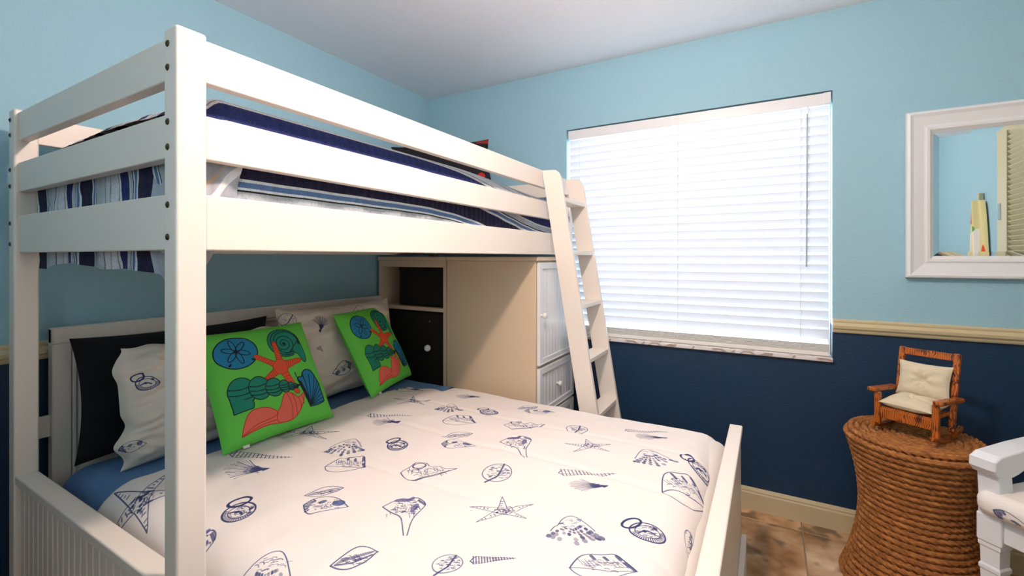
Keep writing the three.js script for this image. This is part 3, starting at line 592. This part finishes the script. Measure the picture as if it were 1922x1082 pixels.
// green cushion print: y down, unit 0..1
const greenTex = canvasTex(1024, 1024, (g) => {
  const S = 1024; g.fillStyle = '#69d24e'; g.fillRect(0, 0, S, S);
  for (let i = 0; i < 5000; i++) { g.fillStyle = rnd() < 0.5 ? 'rgba(120,220,80,0.10)' : 'rgba(40,150,20,0.08)'; g.fillRect(rnd() * S, rnd() * S, 2 + rnd() * 14, 1 + rnd() * 3); }
  g.save(); g.scale(S, S); g.translate(0.015, 0.02); g.scale(0.925, 0.955); g.lineJoin = g.lineCap = 'round';
  const K = '#10202a', line = (w, c = K) => { g.lineWidth = w; g.strokeStyle = c; };
  // sand dollar
  g.fillStyle = '#1f86b4'; g.beginPath(); g.ellipse(0.265, 0.225, 0.195, 0.155, -0.08, 0, 7); g.fill(); line(0.010); g.stroke();
  for (let i = 0; i < 6; i++) { g.save(); g.translate(0.265, 0.215); g.rotate(i * Math.PI / 3 + 0.3); g.beginPath(); g.ellipse(0.065, 0, 0.06, 0.023, 0, 0, 7); line(0.008); g.stroke(); g.restore(); }
  g.fillStyle = K; for (const [x, y, a] of [[0.175, 0.335, -0.7], [0.395, 0.315, 0.3]]) { g.beginPath(); g.ellipse(x, y, 0.018, 0.010, a, 0, 7); g.fill(); }
  // moon snail
  g.fillStyle = '#189277'; g.beginPath(); g.ellipse(0.74, 0.20, 0.165, 0.155, 0.2, 0, 7); g.fill(); g.beginPath(); g.moveTo(0.78, 0.3); g.bezierCurveTo(0.88, 0.34, 0.86, 0.44, 0.90, 0.44); g.bezierCurveTo(0.95, 0.42, 0.93, 0.3, 0.90, 0.2); g.closePath(); g.fill(); line(0.007); g.stroke();
  line(0.008); for (const q of [1, 0.88, 0.76]) { g.beginPath(); g.ellipse(0.74 + (1 - q) * 0.1, 0.20, 0.165 * q, 0.155 * q, 0.2, 1.0, 6.4); g.stroke(); }
  g.beginPath(); for (let i = 0; i < 90; i++) { const a = i * 0.16, r = 0.012 + i * 0.00105; const x = 0.735 + r * Math.cos(a), y = 0.215 + r * Math.sin(a); i ? g.lineTo(x, y) : g.moveTo(x, y); } g.stroke(); g.fillStyle = K; g.beginPath(); g.arc(0.735, 0.215, 0.015, 0, 7); g.fill();
  // starfish
  const st = [0.625, 0.44]; g.fillStyle = '#ef5a3a';
  const arms = [[-88, 0.27], [-8, 0.24], [72, 0.31], [152, 0.25], [216, 0.27]], rim = [];
  arms.forEach(([a, l], i) => { const b = arms[(i + 1) % 5][0] + (i === 4 ? 360 : 0), mid = (a + b) / 2, p = (q, r) => [st[0] + r * Math.cos(R(q)), st[1] + r * Math.sin(R(q))]; rim.push(p(a - 5, l * 0.92), p(a, l), p(a + 5, l * 0.92), p(mid - 10, 0.075), p(mid + 10, 0.075)); });
  poly(g, rim, true); g.fill(); line(0.006, '#b02a1a'); g.stroke();
  line(0.004, '#b02a1a'); arms.forEach(([a, l]) => { for (let k = 1; k < 9; k++) { const q = 0.04 + k * (l - 0.05) / 9, w = 0.035 * (1 - k / 10), c = Math.cos(R(a)), s = Math.sin(R(a)); poly(g, [[st[0] + c * q - s * w, st[1] + s * q + c * w], [st[0] + c * (q + 0.012) + s * w, st[1] + s * (q + 0.012) - c * w]]); g.stroke(); } });
  // turret shell
  g.fillStyle = '#17896f'; const bl = [[0.215, 0.585, 0.12, 0.125], [0.375, 0.59, 0.10, 0.105], [0.505, 0.615, 0.078, 0.085], [0.605, 0.63, 0.05, 0.06], [0.67, 0.645, 0.032, 0.04], [0.715, 0.655, 0.02, 0.024]];
  for (const [x, y, w, h] of bl) { g.beginPath(); g.ellipse(x, y, w, h, -0.15, 0, 7); g.fill(); line(0.008); g.stroke(); for (const q of [-0.35, 0.05, 0.4]) { g.beginPath(); g.moveTo(x - w * 0.92, y + h * q); g.quadraticCurveTo(x, y + h * (q + 0.35), x + w * 0.92, y + h * q); g.stroke(); } }
  g.beginPath(); g.moveTo(0.10, 0.62); g.lineTo(0.10, 0.76); g.lineTo(0.27, 0.75); g.quadraticCurveTo(0.3, 0.70, 0.28, 0.68); g.fill(); g.stroke(); g.fillStyle = K; poly(g, [[0.72, 0.635], [0.775, 0.655], [0.72, 0.675]], true); g.fill();
  // scallop
  g.save(); g.translate(0.99, 0); g.scale(1.25, 1); g.translate(-0.99, 0);
  g.fillStyle = '#1b7fb0'; g.beginPath(); g.moveTo(0.84, 0.88); g.lineTo(0.80, 0.60); g.quadraticCurveTo(0.81, 0.56, 0.845, 0.58); g.bezierCurveTo(0.86, 0.52, 0.90, 0.50, 0.94, 0.53); g.bezierCurveTo(0.99, 0.60, 0.985, 0.74, 0.985, 0.86); g.quadraticCurveTo(0.92, 0.89, 0.84, 0.88); g.closePath(); g.fill(); line(0.009); g.stroke();
  for (let i = 0; i < 10; i++) { const a = R(-98 + i * 10.5), l = 0.35 - 0.019 * i; g.beginPath(); g.moveTo(0.845, 0.87); g.lineTo(0.845 + Math.min(0.135, l * Math.cos(a)), 0.87 + l * Math.sin(a)); line(0.007); g.stroke(); }
  g.fillStyle = K; poly(g, [[0.80, 0.60], [0.825, 0.62], [0.86, 0.87], [0.835, 0.88]], true); g.fill();
  g.restore();
  // conch
  g.fillStyle = '#f2705c'; g.beginPath(); g.moveTo(0.13, 0.955); g.bezierCurveTo(0.16, 0.84, 0.20, 0.78, 0.26, 0.765); g.bezierCurveTo(0.36, 0.75, 0.43, 0.79, 0.47, 0.84); g.bezierCurveTo(0.53, 0.80, 0.55, 0.70, 0.60, 0.69); g.bezierCurveTo(0.65, 0.69, 0.68, 0.74, 0.70, 0.765); g.lineTo(0.775, 0.735); g.lineTo(0.755, 0.80); g.lineTo(0.70, 0.88); g.bezierCurveTo(0.62, 0.97, 0.56, 0.95, 0.46, 0.945); g.bezierCurveTo(0.36, 0.92, 0.28, 0.93, 0.13, 0.955); g.closePath(); g.fill(); line(0.007, '#c23320'); g.stroke();
  line(0.006, '#c23320'); for (const p of [[[0.14, 0.945], [0.25, 0.89], [0.40, 0.885], [0.47, 0.86]], [[0.14, 0.95], [0.28, 0.91], [0.44, 0.91]], [[0.47, 0.84], [0.44, 0.90], [0.47, 0.945]], [[0.60, 0.69], [0.63, 0.78], [0.60, 0.94]], [[0.65, 0.71], [0.67, 0.8], [0.65, 0.92]], [[0.70, 0.76], [0.72, 0.82], [0.70, 0.88]], [[0.74, 0.75], [0.75, 0.79], [0.74, 0.84]]]) { curve(g, p); g.stroke(); }
  g.restore();
});
const greenM = std({ map: greenTex, roughness: 0.85, bumpMap: rep(weaveTex, 6), bumpScale: 0.0005 });
const shamTexOf = (list) => canvasTex(1024, 768, (g) => { g.fillStyle = '#ddd4c8'; g.fillRect(0, 0, 1024, 768); for (const [k, x, y, w, h, a] of list) { g.save(); g.translate(x * 1024, y * 768); g.rotate(a); g.scale(w * 512, h * 512); shell[k](g); g.restore(); } });
const shamA = std({ map: shamTexOf([['clam', 0.10, 0.30, 0.12, 0.13, 0.2], ['star', 0.42, 0.45, 0.22, 0.22, 0.5], ['fan', 0.75, 0.25, 0.2, 0.16, 0.3], ['conch', 0.75, 0.75, 0.2, 0.12, 0.2], ['cone', 0.06, 0.82, 0.1, 0.08, 0]]), roughness: 0.92 });
const shamB = std({ map: shamTexOf([['fan', 0.26, 0.20, 0.15, 0.15, 2.0], ['cone', 0.36, 0.74, 0.16, 0.13, 2.8], ['snail', 0.05, 0.12, 0.10, 0.12, 0.3], ['barnacle', 0.62, 0.12, 0.14, 0.14, 0.4], ['star', 0.8, 0.5, 0.2, 0.2, 0.2], ['auger', 0.22, 0.47, 0.05, 0.05, 1]]), roughness: 0.92 });

{
  const nav = 'navy pillows against the headboard';
  putPillow(single('navy_pillow', pillowGeo(0.68, 0.42, 0.13, { seed: 3, wrinkle: 0.006 }), M.navyCloth, 'black-navy pillow against the left end of the headboard', 'pillow', nav), -1.985, 0.585, -0.905, 0, R(6));
  putPillow(single('navy_pillow', pillowGeo(0.68, 0.42, 0.13, { seed: 8, wrinkle: 0.006 }), M.navyCloth, 'black-navy pillow hidden behind the right shell pillow, next to the bookcase', 'pillow', nav), -1.985, 0.585, -1.63, 0, R(6));
  const sh = 'shell printed pillows';
  putPillow(single('shell_pillow', pillowGeo(0.62, 0.39, 0.15, { seed: 5, wrinkle: 0.008, crumple: 0.045, pinch: 0.02, n: 60 }), shamA, 'crumpled off-white shell pillow behind the front bed post, before the navy pillow', 'pillow', sh), -1.80, 0.588, -0.935, 0, R(9));
  putPillow(single('shell_pillow', pillowGeo(0.70, 0.46, 0.15, { seed: 12, wrinkle: 0.006, crumple: 0.02, n: 60 }), shamB, 'off-white shell pillow standing between the two green cushions', 'pillow', sh), -1.835, 0.590, -1.575, 0, R(14));
  const gc = 'green cushions with sea life';
  for (const [x, z, yaw, lean, s, lab] of [[-1.575, -1.035, -0.03, R(31), 21, 'bright green sea-life cushion nearest the front bed post'], [-1.68, -1.705, 0.30, R(28), 33, 'shaded green sea-life cushion beside the bookcase']]) {
    const c = thing('green_cushion', lab, 'cushion', [0, 0, 0], 0, gc);
    part('cushion_body', pillowGeo(0.43, 0.44, 0.085, { seed: s, wrinkle: 0.003, pinch: 0.03, power: 5 }), greenM, c);
    part('care_tag', bx(0.022, 0.014, 0.002, -0.14, 0.004, 0.004, 0.0005), M.white, c);
    putPillow(c, x, 0.612, z, yaw, lean);
  }
}
// dark cushion in the loft's far corner
{
  const tex = canvasTex(512, 512, (g) => {
    g.fillStyle = '#0d0f16'; g.fillRect(0, 0, 512, 512);
    g.fillStyle = '#c2410f'; g.fillRect(120, 290, 70, 60); g.fillRect(290, 290, 60, 54); g.strokeStyle = '#f0a020'; g.lineWidth = 7;
    for (const [x, y] of [[120, 290], [290, 290]]) { g.strokeRect(x + 8, y + 8, 46, 40); g.beginPath(); g.moveTo(x + 10, y + 46); g.lineTo(x + 30, y + 18); g.lineTo(x + 52, y + 44); g.stroke(); }
    g.fillStyle = '#b81f1a'; g.beginPath(); g.arc(452, 320, 22, 0, 7); g.fill(); g.fillStyle = '#8a2a18'; g.fillRect(440, 0, 72, 44); 
  });
  const m = std({ map: tex, roughness: 0.9 });
  const o = single('black_cushion', pillowGeo(0.62, 0.43, 0.12, { seed: 17, pinch: 0.1 }), m, 'black cushion with orange and red motifs in the loft bed corner', 'cushion');
  o.position.set(-1.70, 1.590, -2.20); o.rotation.set(0, 0.66, 0); o.rotateX(-0.25); o.rotateZ(0.13);
}

// ---------------------------------------------------------------- window blind
{
  const t = thing('window_blind', 'white slatted venetian blind lowered over the bright window', 'blind');
  const a = WX0 + 0.014, b = WX1 - 0.012, zc = ZB - 0.028;
  part('headrail', bb(a - 0.004, b + 0.004, WY1 - 0.062, WY1 - 0.007, ZB - 0.062, ZB - 0.004, 0.003), M.coolWhite, t);
  part('headrail_clip', bb(b - 0.022, b + 0.006, WY1 - 0.058, WY1 - 0.006, ZB - 0.006, ZB - 0.001, 0.001), M.coolWhite, t);
  const slatG = gridGeo(1, 6, (u, v) => { const q = v - 0.5; return [mixv(a, b, u), q * 0.0505, 0.0028 * (1 - 4 * q * q)]; });
  slatG.rotateX(R(15));                                 // room-side edge up, nearly closed
  const pitch = 0.0445, y0 = WY1 - 0.088;
  let n = 0;
  for (let y = y0; y > WY0 + 0.085; y -= pitch) { const s = part('slat', slatG, M.slat, t); s.position.set(0, y, zc); n++; }
  const flat = bx(b - a, 0.0035, 0.05, (a + b) / 2, 0, 0, 0.001);
  for (let i = 0; i < 6; i++) { const s = part('slat', flat, M.white, t); s.position.set(0, WY0 + 0.041 + i * 0.0062, zc + 0.001 * (i % 2)); }
  part('bottom_rail', bb(a, b, WY0 + 0.016, WY0 + 0.037, zc - 0.026, zc + 0.026, 0.004), M.white, t);
  for (const x of [a + 0.07, (a + b) / 2 - 0.02, b - 0.115]) { part('ladder_cord', [bb(x - 0.0012, x + 0.0012, WY0 + 0.04, WY1 - 0.06, zc + 0.0265, zc + 0.0285, 0), bb(x + 0.012, x + 0.014, WY0 + 0.04, WY1 - 0.06, zc - 0.03, zc - 0.028, 0)], M.cord, t); }
  for (const x of [a + 0.3, (a + b) / 2 - 0.02, (a + b) / 2 + 0.3, b - 0.115]) part('cord_knot', [tube([[x - 0.018, WY0 + 0.05, zc + 0.027], [x - 0.008, WY0 + 0.066, zc + 0.029], [x, WY0 + 0.05, zc + 0.030], [x + 0.009, WY0 + 0.066, zc + 0.029], [x + 0.018, WY0 + 0.05, zc + 0.027]], 0.0014, 20, 6)], M.cord, t);
  const wand = tube([[b - 0.088, WY1 - 0.10, zc + 0.034], [b - 0.089, 1.6, zc + 0.036], [b - 0.091, 1.23, zc + 0.036]], 0.0035, 12, 8);
  part('tilt_wand', wand, std({ color: '#aab6bc', roughness: 0.25 }), t);
  part('wand_hook', tube([[b - 0.088, WY1 - 0.065, zc + 0.028], [b - 0.080, WY1 - 0.078, zc + 0.034], [b - 0.088, WY1 - 0.10, zc + 0.034]], 0.0022, 10, 6), M.cord, t);
}

// ---------------------------------------------------------------- wall mirror
{
  const x0 = 0.521, x1 = 1.18, y0 = 1.187, y1 = 1.902, w = 0.094;
  const t = thing('wall_mirror', 'white framed mirror hanging right of the window', 'mirror');
  // mitred frame: profile (distance in from the outer edge, height off the wall)
  const P = [[0, 0], [0, 0.030], [0.004, 0.036], [0.012, 0.038], [0.018, 0.034], [0.024, 0.030], [0.060, 0.020], [0.066, 0.020], [0.070, 0.024], [0.080, 0.022], [0.088, 0.012], [0.094, 0.006]];
  const sides = [['left', [x0, y0], [x0, y1], [1, 0]], ['top', [x0, y1], [x1, y1], [0, -1]], ['right', [x1, y1], [x1, y0], [-1, 0]], ['bottom', [x1, y0], [x0, y0], [0, 1]]];
  for (const [, A, B, N] of sides) {
    const d = [Math.sign(B[0] - A[0]), Math.sign(B[1] - A[1])];
    const pos = []; const pt = (p, end) => { const [o, hgt] = p, e = end ? B : A, s = end ? -1 : 1; return [e[0] + N[0] * o + d[0] * o * s, e[1] + N[1] * o + d[1] * o * s, ZB + 0.002 + hgt]; };
    for (let i = 0; i < P.length - 1; i++) { const a = pt(P[i], 0), b = pt(P[i + 1], 0), c = pt(P[i + 1], 1), e = pt(P[i], 1); pos.push(...a, ...c, ...b, ...a, ...e, ...c); }
    const g = new THREE.BufferGeometry(); g.setAttribute('position', new THREE.Float32BufferAttribute(pos, 3)); g.computeVertexNormals();
    part('frame_side', g, M.coolWhite, t);
  }
  part('backing', bb(x0 + 0.004, x1 - 0.004, y0 + 0.004, y1 - 0.004, ZB + 0.0005, ZB + 0.004, 0), M.black, t);
  // glass with a bevelled margin
  const bw = 0.022, i0 = x0 + w - 0.004, i1 = x1 - w + 0.004, j0 = y0 + w - 0.004, j1 = y1 - w + 0.004, zt = ZB + 0.0085, ze = ZB + 0.0068;
  const q = []; const quad = (a, b, c, d) => q.push(...a, ...b, ...c, ...a, ...c, ...d);
  const O = [[i0, j0, ze], [i1, j0, ze], [i1, j1, ze], [i0, j1, ze]], I = [[i0 + bw, j0 + bw, zt], [i1 - bw, j0 + bw, zt], [i1 - bw, j1 - bw, zt], [i0 + bw, j1 - bw, zt]];
  quad(...I); for (let k = 0; k < 4; k++) quad(O[k], O[(k + 1) % 4], I[(k + 1) % 4], I[k]);
  const g = new THREE.BufferGeometry(); g.setAttribute('position', new THREE.Float32BufferAttribute(q, 3)); g.computeVertexNormals();
  part('mirror_glass', g, M.mirror, t);
}
// ---------------------------------------------------------------- socket
{
  const t = thing('wall_socket', 'beige double socket low on the navy wall behind the rope table', 'socket', [0.735, 0.335, ZB]);
  part('cover_plate', bx(0.075, 0.118, 0.006, 0, 0, 0.0035, 0.002), M.beige, t);
  for (const y of [-0.024, 0.024]) part('outlet', bx(0.034, 0.028, 0.004, 0, y, 0.0075, 0.0015), std({ color: '#b5a67c', roughness: 0.4 }), t);
}

// ---------------------------------------------------------------- rope table
const TX = 0.485, TZ = -2.262, TH = 0.600;
{
  const t = thing('rope_table', 'hourglass side table wound with thick brown rope, left of the white chair', 'side table', [TX, 0, TZ]);
  const rope = std({ color: '#bb8248', roughness: 0.9, map: null });
  rope.map = rep(noiseTex(256, (u, v) => { const n = tileNoise(u, v, 20, 3) + 0.7 * tileNoise(u, v, 60, 9); return [cl(214 + 70 * n), cl(200 + 78 * n), cl(184 + 80 * n)]; }, true), 1);
  const rd = 0.0118;
  const coil = (Rr, y, phase, slope = 0) => {
    const turns = Math.max(2, Math.round(2 * Math.PI * Rr / 0.070)), nseg = Math.max(24, turns * 12), ns = 12;
    return gridGeo(nseg, ns, (u, v) => {
      const a = u * Math.PI * 2 + phase, th = v * Math.PI * 2, tw = turns * u * Math.PI * 2 + phase * 3, lobe = Math.abs(Math.cos(1.5 * (th - tw)));
      const r = rd * (0.56 + 0.52 * Math.pow(lobe, 0.6));
      const rr = Rr + r * Math.cos(th);
      return [rr * Math.cos(a), y + r * Math.sin(th) + slope * u, rr * Math.sin(a)];
    }, (u, v) => [u * Rr * 10, v * 0.3]);
  };
  const core = []; const prof = (y) => { const q = (y - 0.30) / 0.30; return 0.160 + 0.062 * Math.pow(Math.abs(q), 1.9) - 0.004 * q; };
  for (let i = 0; i <= 20; i++) { const y = 0.004 + i / 20 * (TH - 0.03); core.push([prof(y) - 0.012, y]); }
  part('drum', lathe([[0, 0.004], ...core, [0, TH - 0.026]], 40), std({ color: '#5b3a1c', roughness: 1 }), t);
  let y = 0.0125, k = 0;
  while (y < TH - 0.012) { part('rope_coil', coil(prof(y), y, k * 0.7), rope, t); y += 0.0222; k++; }
  for (let r = prof(TH - 0.02) - 0.018; r > 0.012; r -= 0.0222) { part('rope_coil', coil(r, TH - 0.013, k * 0.9), rope, t); k++; }
}

// ---------------------------------------------------------------- toy rocking chair on the rope table
{
  const wood = std({ color: '#ffffff', roughness: 0.35, map: rep(noiseTex(512, (u, v) => {
    const g = tileNoise(u * 1, v, 3, 3), f = tileNoise(u, v * 0.999, 9, 7), l = Math.sin((u * 26 + 2.4 * g + 1.2 * f) * Math.PI * 2) * 0.5 + 0.5, burn = sm(0.12, 0.5, tileNoise(u, v, 6, 15) + 0.3 * l);
    return [cl(mixv(196 - 40 * l, 74, burn)), cl(mixv(112 - 40 * l, 28, burn)), cl(mixv(34 - 14 * l, 10, burn))];
  }, true), 6) });
  const t = thing('toy_rocking_chair', 'miniature burnt-orange wooden rocking chair standing on the rope table', 'rocking chair', [0.492, TH + 0.001, -2.262], R(-33));
  const hw = 0.088;
  for (const s of [-1, 1]) {
    // rocker: curved runner
    const pts = []; for (let i = 0; i <= 10; i++) { const q = i / 10 * 2 - 1; pts.push([q * 0.118, 0.002 + 0.020 * q * q]); }
    const up = pts.map(([z, y]) => [z, y + 0.014]).reverse();
    part('rocker', extrudeX([...pts, ...up].map(([z, y]) => [-z, y]), s * (hw + 0.002) - 0.007, s * (hw + 0.002) + 0.007), wood, t);
    part('front_leg', bx(0.020, 0.128, 0.020, s * hw, 0.084, 0.082, 0.005), wood, t);
    const back = bx(0.020, 0.292, 0.020, 0, 0.146, 0, 0.006); back.rotateX(R(-11)); back.translate(s * (hw - 0.004), 0.022, -0.055);
    part('back_post', back, wood, t);
    const arm = bx(0.030, 0.016, 0.190, 0, 0, 0, 0.006); arm.rotateX(R(-4)); arm.translate(s * (hw + 0.012), 0.150, 0.012);
    part('armrest', arm, wood, t);
  }
  const tr = bx(0.160, 0.028, 0.012, 0, 0, 0, 0.003); tr.rotateX(R(-11)); tr.translate(0, 0.292, -0.1085); part('top_rail', tr, wood, t);
  const mr = bx(0.160, 0.028, 0.010, 0, 0, 0, 0.003); mr.rotateX(R(-11)); mr.translate(0, 0.19, -0.089); part('back_slat', mr, wood, t);
  part('seat_apron', bx(0.158, 0.038, 0.012, 0, 0.070, 0.084, 0.003), wood, t);
  part('seat', bx(0.158, 0.010, 0.150, 0, 0.088, 0.006, 0.002), wood, t);
  const tuft = (w, h, d, sd) => { const g = pillowGeo(w, h, d, { seed: sd, pinch: 0.08, n: 36, wrinkle: 0.0016 }); const p = g.attributes.position; for (let i = 0; i < p.count; i++) { const x = p.getX(i), y = p.getY(i) - h / 2, z = p.getZ(i), q = Math.hypot(x, y * 1.2), c = 1 - 0.75 * Math.exp(-(q * q) / 0.00022) + 0.10 * Math.cos(6 * Math.atan2(y, x)) * sm(0, 0.02, q) * sm(0.08, 0.03, q); p.setZ(i, z * c); } g.computeVertexNormals(); return g; };
  const gA = tuft(0.162, 0.156, 0.052, 4); gA.rotateX(Math.PI / 2); gA.translate(0, 0.1175, -0.066); gA.rotateX(R(3));
  const turn = new THREE.Matrix4().makeRotationY(R(-33)).setPosition(0.492, TH + 0.001, -2.262);
  gA.applyMatrix4(turn); single('toy_seat_cushion', gA, M.linen, 'small cream seat cushion lying on the toy rocking chair', 'cushion');
  const gB = tuft(0.166, 0.136, 0.048, 9); gB.rotateX(R(-14)); gB.translate(0, 0.128, -0.046); gB.applyMatrix4(turn);
  const bcush = thing('toy_back_cushion', 'small cream tufted cushion against the back of the toy rocking chair', 'cushion');
  part('cushion_body', gB, M.linen, bcush);
  const bt = new THREE.SphereGeometry(0.0042, 12, 8); bt.translate(0, 0.194, -0.055); bt.applyMatrix4(turn); part('tuft_button', bt, M.linen, bcush);
}

// ---------------------------------------------------------------- white armchair
{
  const P = [0.612, -1.955], yaw = Math.atan2(-0.71, 0.704);        // front left post of the chair; the chair looks towards the bed
  const t = thing('white_armchair', 'white painted wooden armchair at the right edge, by the rope table', 'armchair', [P[0], 0, P[1]], yaw);
  const Wd = 0.42, D = 0.42;                                         // local: +x along the front rail, +z the way it faces, post at the origin
  const m = M.chairWhite;
  const leg = (x, z, h) => {
    const prof = [[0.020, 0], [0.022, 0.01], [0.019, 0.06], [0.024, 0.22], [0.027, 0.30], [0.030, 0.305], [0.030, 0.315], [0.026, 0.322], [0.027, 0.372], [0.031, 0.378], [0.031, 0.388], [0.029, 0.394]];
    const g = lathe([[0, 0], ...prof, [0, 0.394]], 4); g.rotateY(Math.PI / 4); g.scale(1.25, 1, 1.25); const q = clean(g); q.computeVertexNormals(); q.translate(x, 0, z);
    return [q, bx(0.062, h - 0.39, 0.062, x, 0.39 + (h - 0.39) / 2, z, 0.006)];
  };
  for (const [x, z] of [[0, 0], [Wd, 0], [0, -D], [Wd, -D]]) part('leg', leg(x, z, 0.478), m, t);
  part('seat_rail', bb(0.03, Wd - 0.03, 0.405, 0.472, -0.012, 0.020, 0.004), m, t);
  part('seat_rail', bb(0.03, Wd - 0.03, 0.405, 0.472, -D - 0.02, -D + 0.012, 0.004), m, t);
  for (const x of [0, Wd]) part('seat_rail', bb(x - 0.016, x + 0.016, 0.405, 0.472, -D + 0.03, -0.03, 0.004), m, t);
  part('seat', bb(-0.02, Wd + 0.02, 0.466, 0.478, -D, 0.02, 0.003), m, t);
  for (const x of [0, Wd]) {
    // shaped arm post
    const s = new THREE.Shape([[-0.030, 0.478], [0.032, 0.478], [0.028, 0.54], [0.020, 0.60], [0.026, 0.622], [0.026, 0.640], [-0.036, 0.640], [-0.036, 0.622], [-0.034, 0.60], [-0.030, 0.54]].map(([a, b]) => new THREE.Vector2(a, b)));
    const g = new THREE.ExtrudeGeometry(s, { depth: 0.044, bevelEnabled: true, bevelSize: 0.004, bevelThickness: 0.005, bevelSegments: 2 }); g.translate(0, 0, -0.022); g.rotateY(Math.PI / 2); g.translate(x, 0, -0.004);
    part('arm_post', boxUV(g), m, t);
    // arm: swept, broad, rising to the back
    const pts = [[0.055, 0.652], [0.03, 0.664], [-0.10, 0.676], [-0.22, 0.682], [-0.34, 0.684], [-D - 0.02, 0.690]], lo = [[-D - 0.02, 0.652], [-0.34, 0.650], [-0.22, 0.646], [-0.10, 0.632], [-0.045, 0.612], [-0.02, 0.606], [0.045, 0.616], [0.056, 0.630]];
    const as = new THREE.Shape([...pts, ...lo].map(([z, y]) => new THREE.Vector2(z, y)));
    const ag = new THREE.ExtrudeGeometry(as, { depth: 0.052, bevelEnabled: true, bevelSize: 0.006, bevelThickness: 0.007, bevelSegments: 3 }); ag.translate(0, 0, -0.026); ag.rotateY(-Math.PI / 2); ag.translate(x, 0.0, 0);
    part('arm', boxUV(ag), m, t);
    part('back_post', bb(x - 0.022, x + 0.022, 0.478, 1.02, -D - 0.026, -D + 0.02, 0.006), m, t);
  }
  part('top_rail', bb(-0.02, Wd + 0.02, 0.96, 1.04, -D - 0.022, -D + 0.012, 0.01), m, t);
  for (let i = 0; i < 5; i++) part('back_slat', bb(0.055 + i * 0.068, 0.093 + i * 0.068, 0.478, 0.965, -D - 0.012, -D + 0.006, 0.004), m, t);
  const cg = boxUV(new RoundedBoxGeometry(Wd + 0.055, 0.075, 0.46, 6, 0.034).translate(Wd / 2, 0.517, -0.172));
  { const p = cg.attributes.position; for (let i = 0; i < p.count; i++) p.setY(i, p.getY(i) + (p.getY(i) > 0.5 ? 0.010 * nz(p.getX(i) * 7, p.getZ(i) * 7, 3) : 0) ); cg.computeVertexNormals(); }
  cg.applyMatrix4(new THREE.Matrix4().makeRotationY(yaw).setPosition(P[0], 0, P[1]));
  single('chair_cushion', cg, std({ roughness: 0.9, map: tiled(canvasTex(512, 512, (g) => { g.fillStyle = '#ece8e2'; g.fillRect(0, 0, 512, 512); for (const [k, x, y, w, h, a] of [['cone', 45, 262, 34, 14, 0.4], ['star', 150, 90, 34, 34, 0], ['clam', 60, 150, 26, 22, 0]]) { g.save(); g.translate(x, y); g.rotate(a); g.scale(w, h); shell[k](g); g.restore(); } }), 1) }), 'off-white seat cushion with a navy shell print on the white armchair', 'cushion');
}

// ---------------------------------------------------------------- right wall, seen in the mirror: louvred closet door and hanging towel
{
  const d = structGroup('door_1');
  const z1 = -1.32, z0 = -2.42, yt = 2.18;
  part('door_casing', [bb(XR - 0.022, XR, 0, yt + 0.07, z1, z1 + 0.085, 0.003), bb(XR - 0.022, XR, 0, yt + 0.07, z0 - 0.055, z0, 0.003), bb(XR - 0.022, XR, yt, yt + 0.07, z0, z1, 0.003)], M.louver, d);
  part('door_stile', [bb(XR - 0.036, XR - 0.004, 0.01, yt - 0.01, z1 - 0.088, z1 - 0.004, 0.003), bb(XR - 0.036, XR - 0.004, 0.01, yt - 0.01, z0 + 0.004, z0 + 0.088, 0.003), bb(XR - 0.036, XR - 0.004, yt - 0.15, yt - 0.01, z0 + 0.088, z1 - 0.088, 0.003), bb(XR - 0.036, XR - 0.004, 0.01, 0.2, z0 + 0.088, z1 - 0.088, 0.003)], M.louver, d);
  const lg = bx(0.006, 0.034, z1 - z0 - 0.172, 0, 0, 0, 0.002); lg.rotateZ(R(35));
  for (let i = 0; i < 62; i++) { const s = part('louver', lg, M.louver, d); s.position.set(XR - 0.02, 0.215 + i * 0.0293, (z0 + z1) / 2); }
  part('hinge', bb(XR - 0.042, XR - 0.034, 1.50, 1.60, z1 - 0.014, z1 + 0.014, 0.001), M.chrome, d);
}
{
  const t = thing('hanging_towel', 'cream and red printed hooded towel hanging on the wall reflected in the mirror', 'towel', [XR, 0, -0.97], -Math.PI / 2);
  const tm = std({ roughness: 0.95, map: canvasTex(256, 512, (g) => { g.fillStyle = '#e6dca0'; g.fillRect(0, 0, 256, 512); g.fillStyle = '#f4f1ea'; g.fillRect(165, 150, 75, 362); g.fillRect(62, 130, 50, 382); g.fillStyle = '#e2481f'; g.beginPath(); g.ellipse(165, 62, 40, 46, -0.3, 0, 7); g.fill(); g.beginPath(); g.ellipse(36, 250, 20, 46, 0, 0, 7); g.fill(); g.fillStyle = '#5fae4a'; g.beginPath(); g.ellipse(120, 130, 36, 16, 0, 0, 7); g.fill(); g.fillStyle = '#c02a3a'; g.fillRect(128, 170, 16, 60); }) });
  part('towel_body', gridGeo(24, 30, (u, v) => { const w = 0.045 + 0.105 * Math.pow(v, 0.6), x = (u - 0.5) * 2 * w; return [x, 1.655 - v * 0.75, 0.01 + 0.045 * Math.cos((u - 0.5) * Math.PI) * (1 + 0.25 * Math.sin(u * 19 + v * 2))]; }, (u, v) => [u, 1 - v]), tm, t);
  part('peg', [bx(0.022, 0.075, 0.03, 0, 1.668, 0.016, 0.008)], M.louver, t);
}

renderer.render(scene, camera);
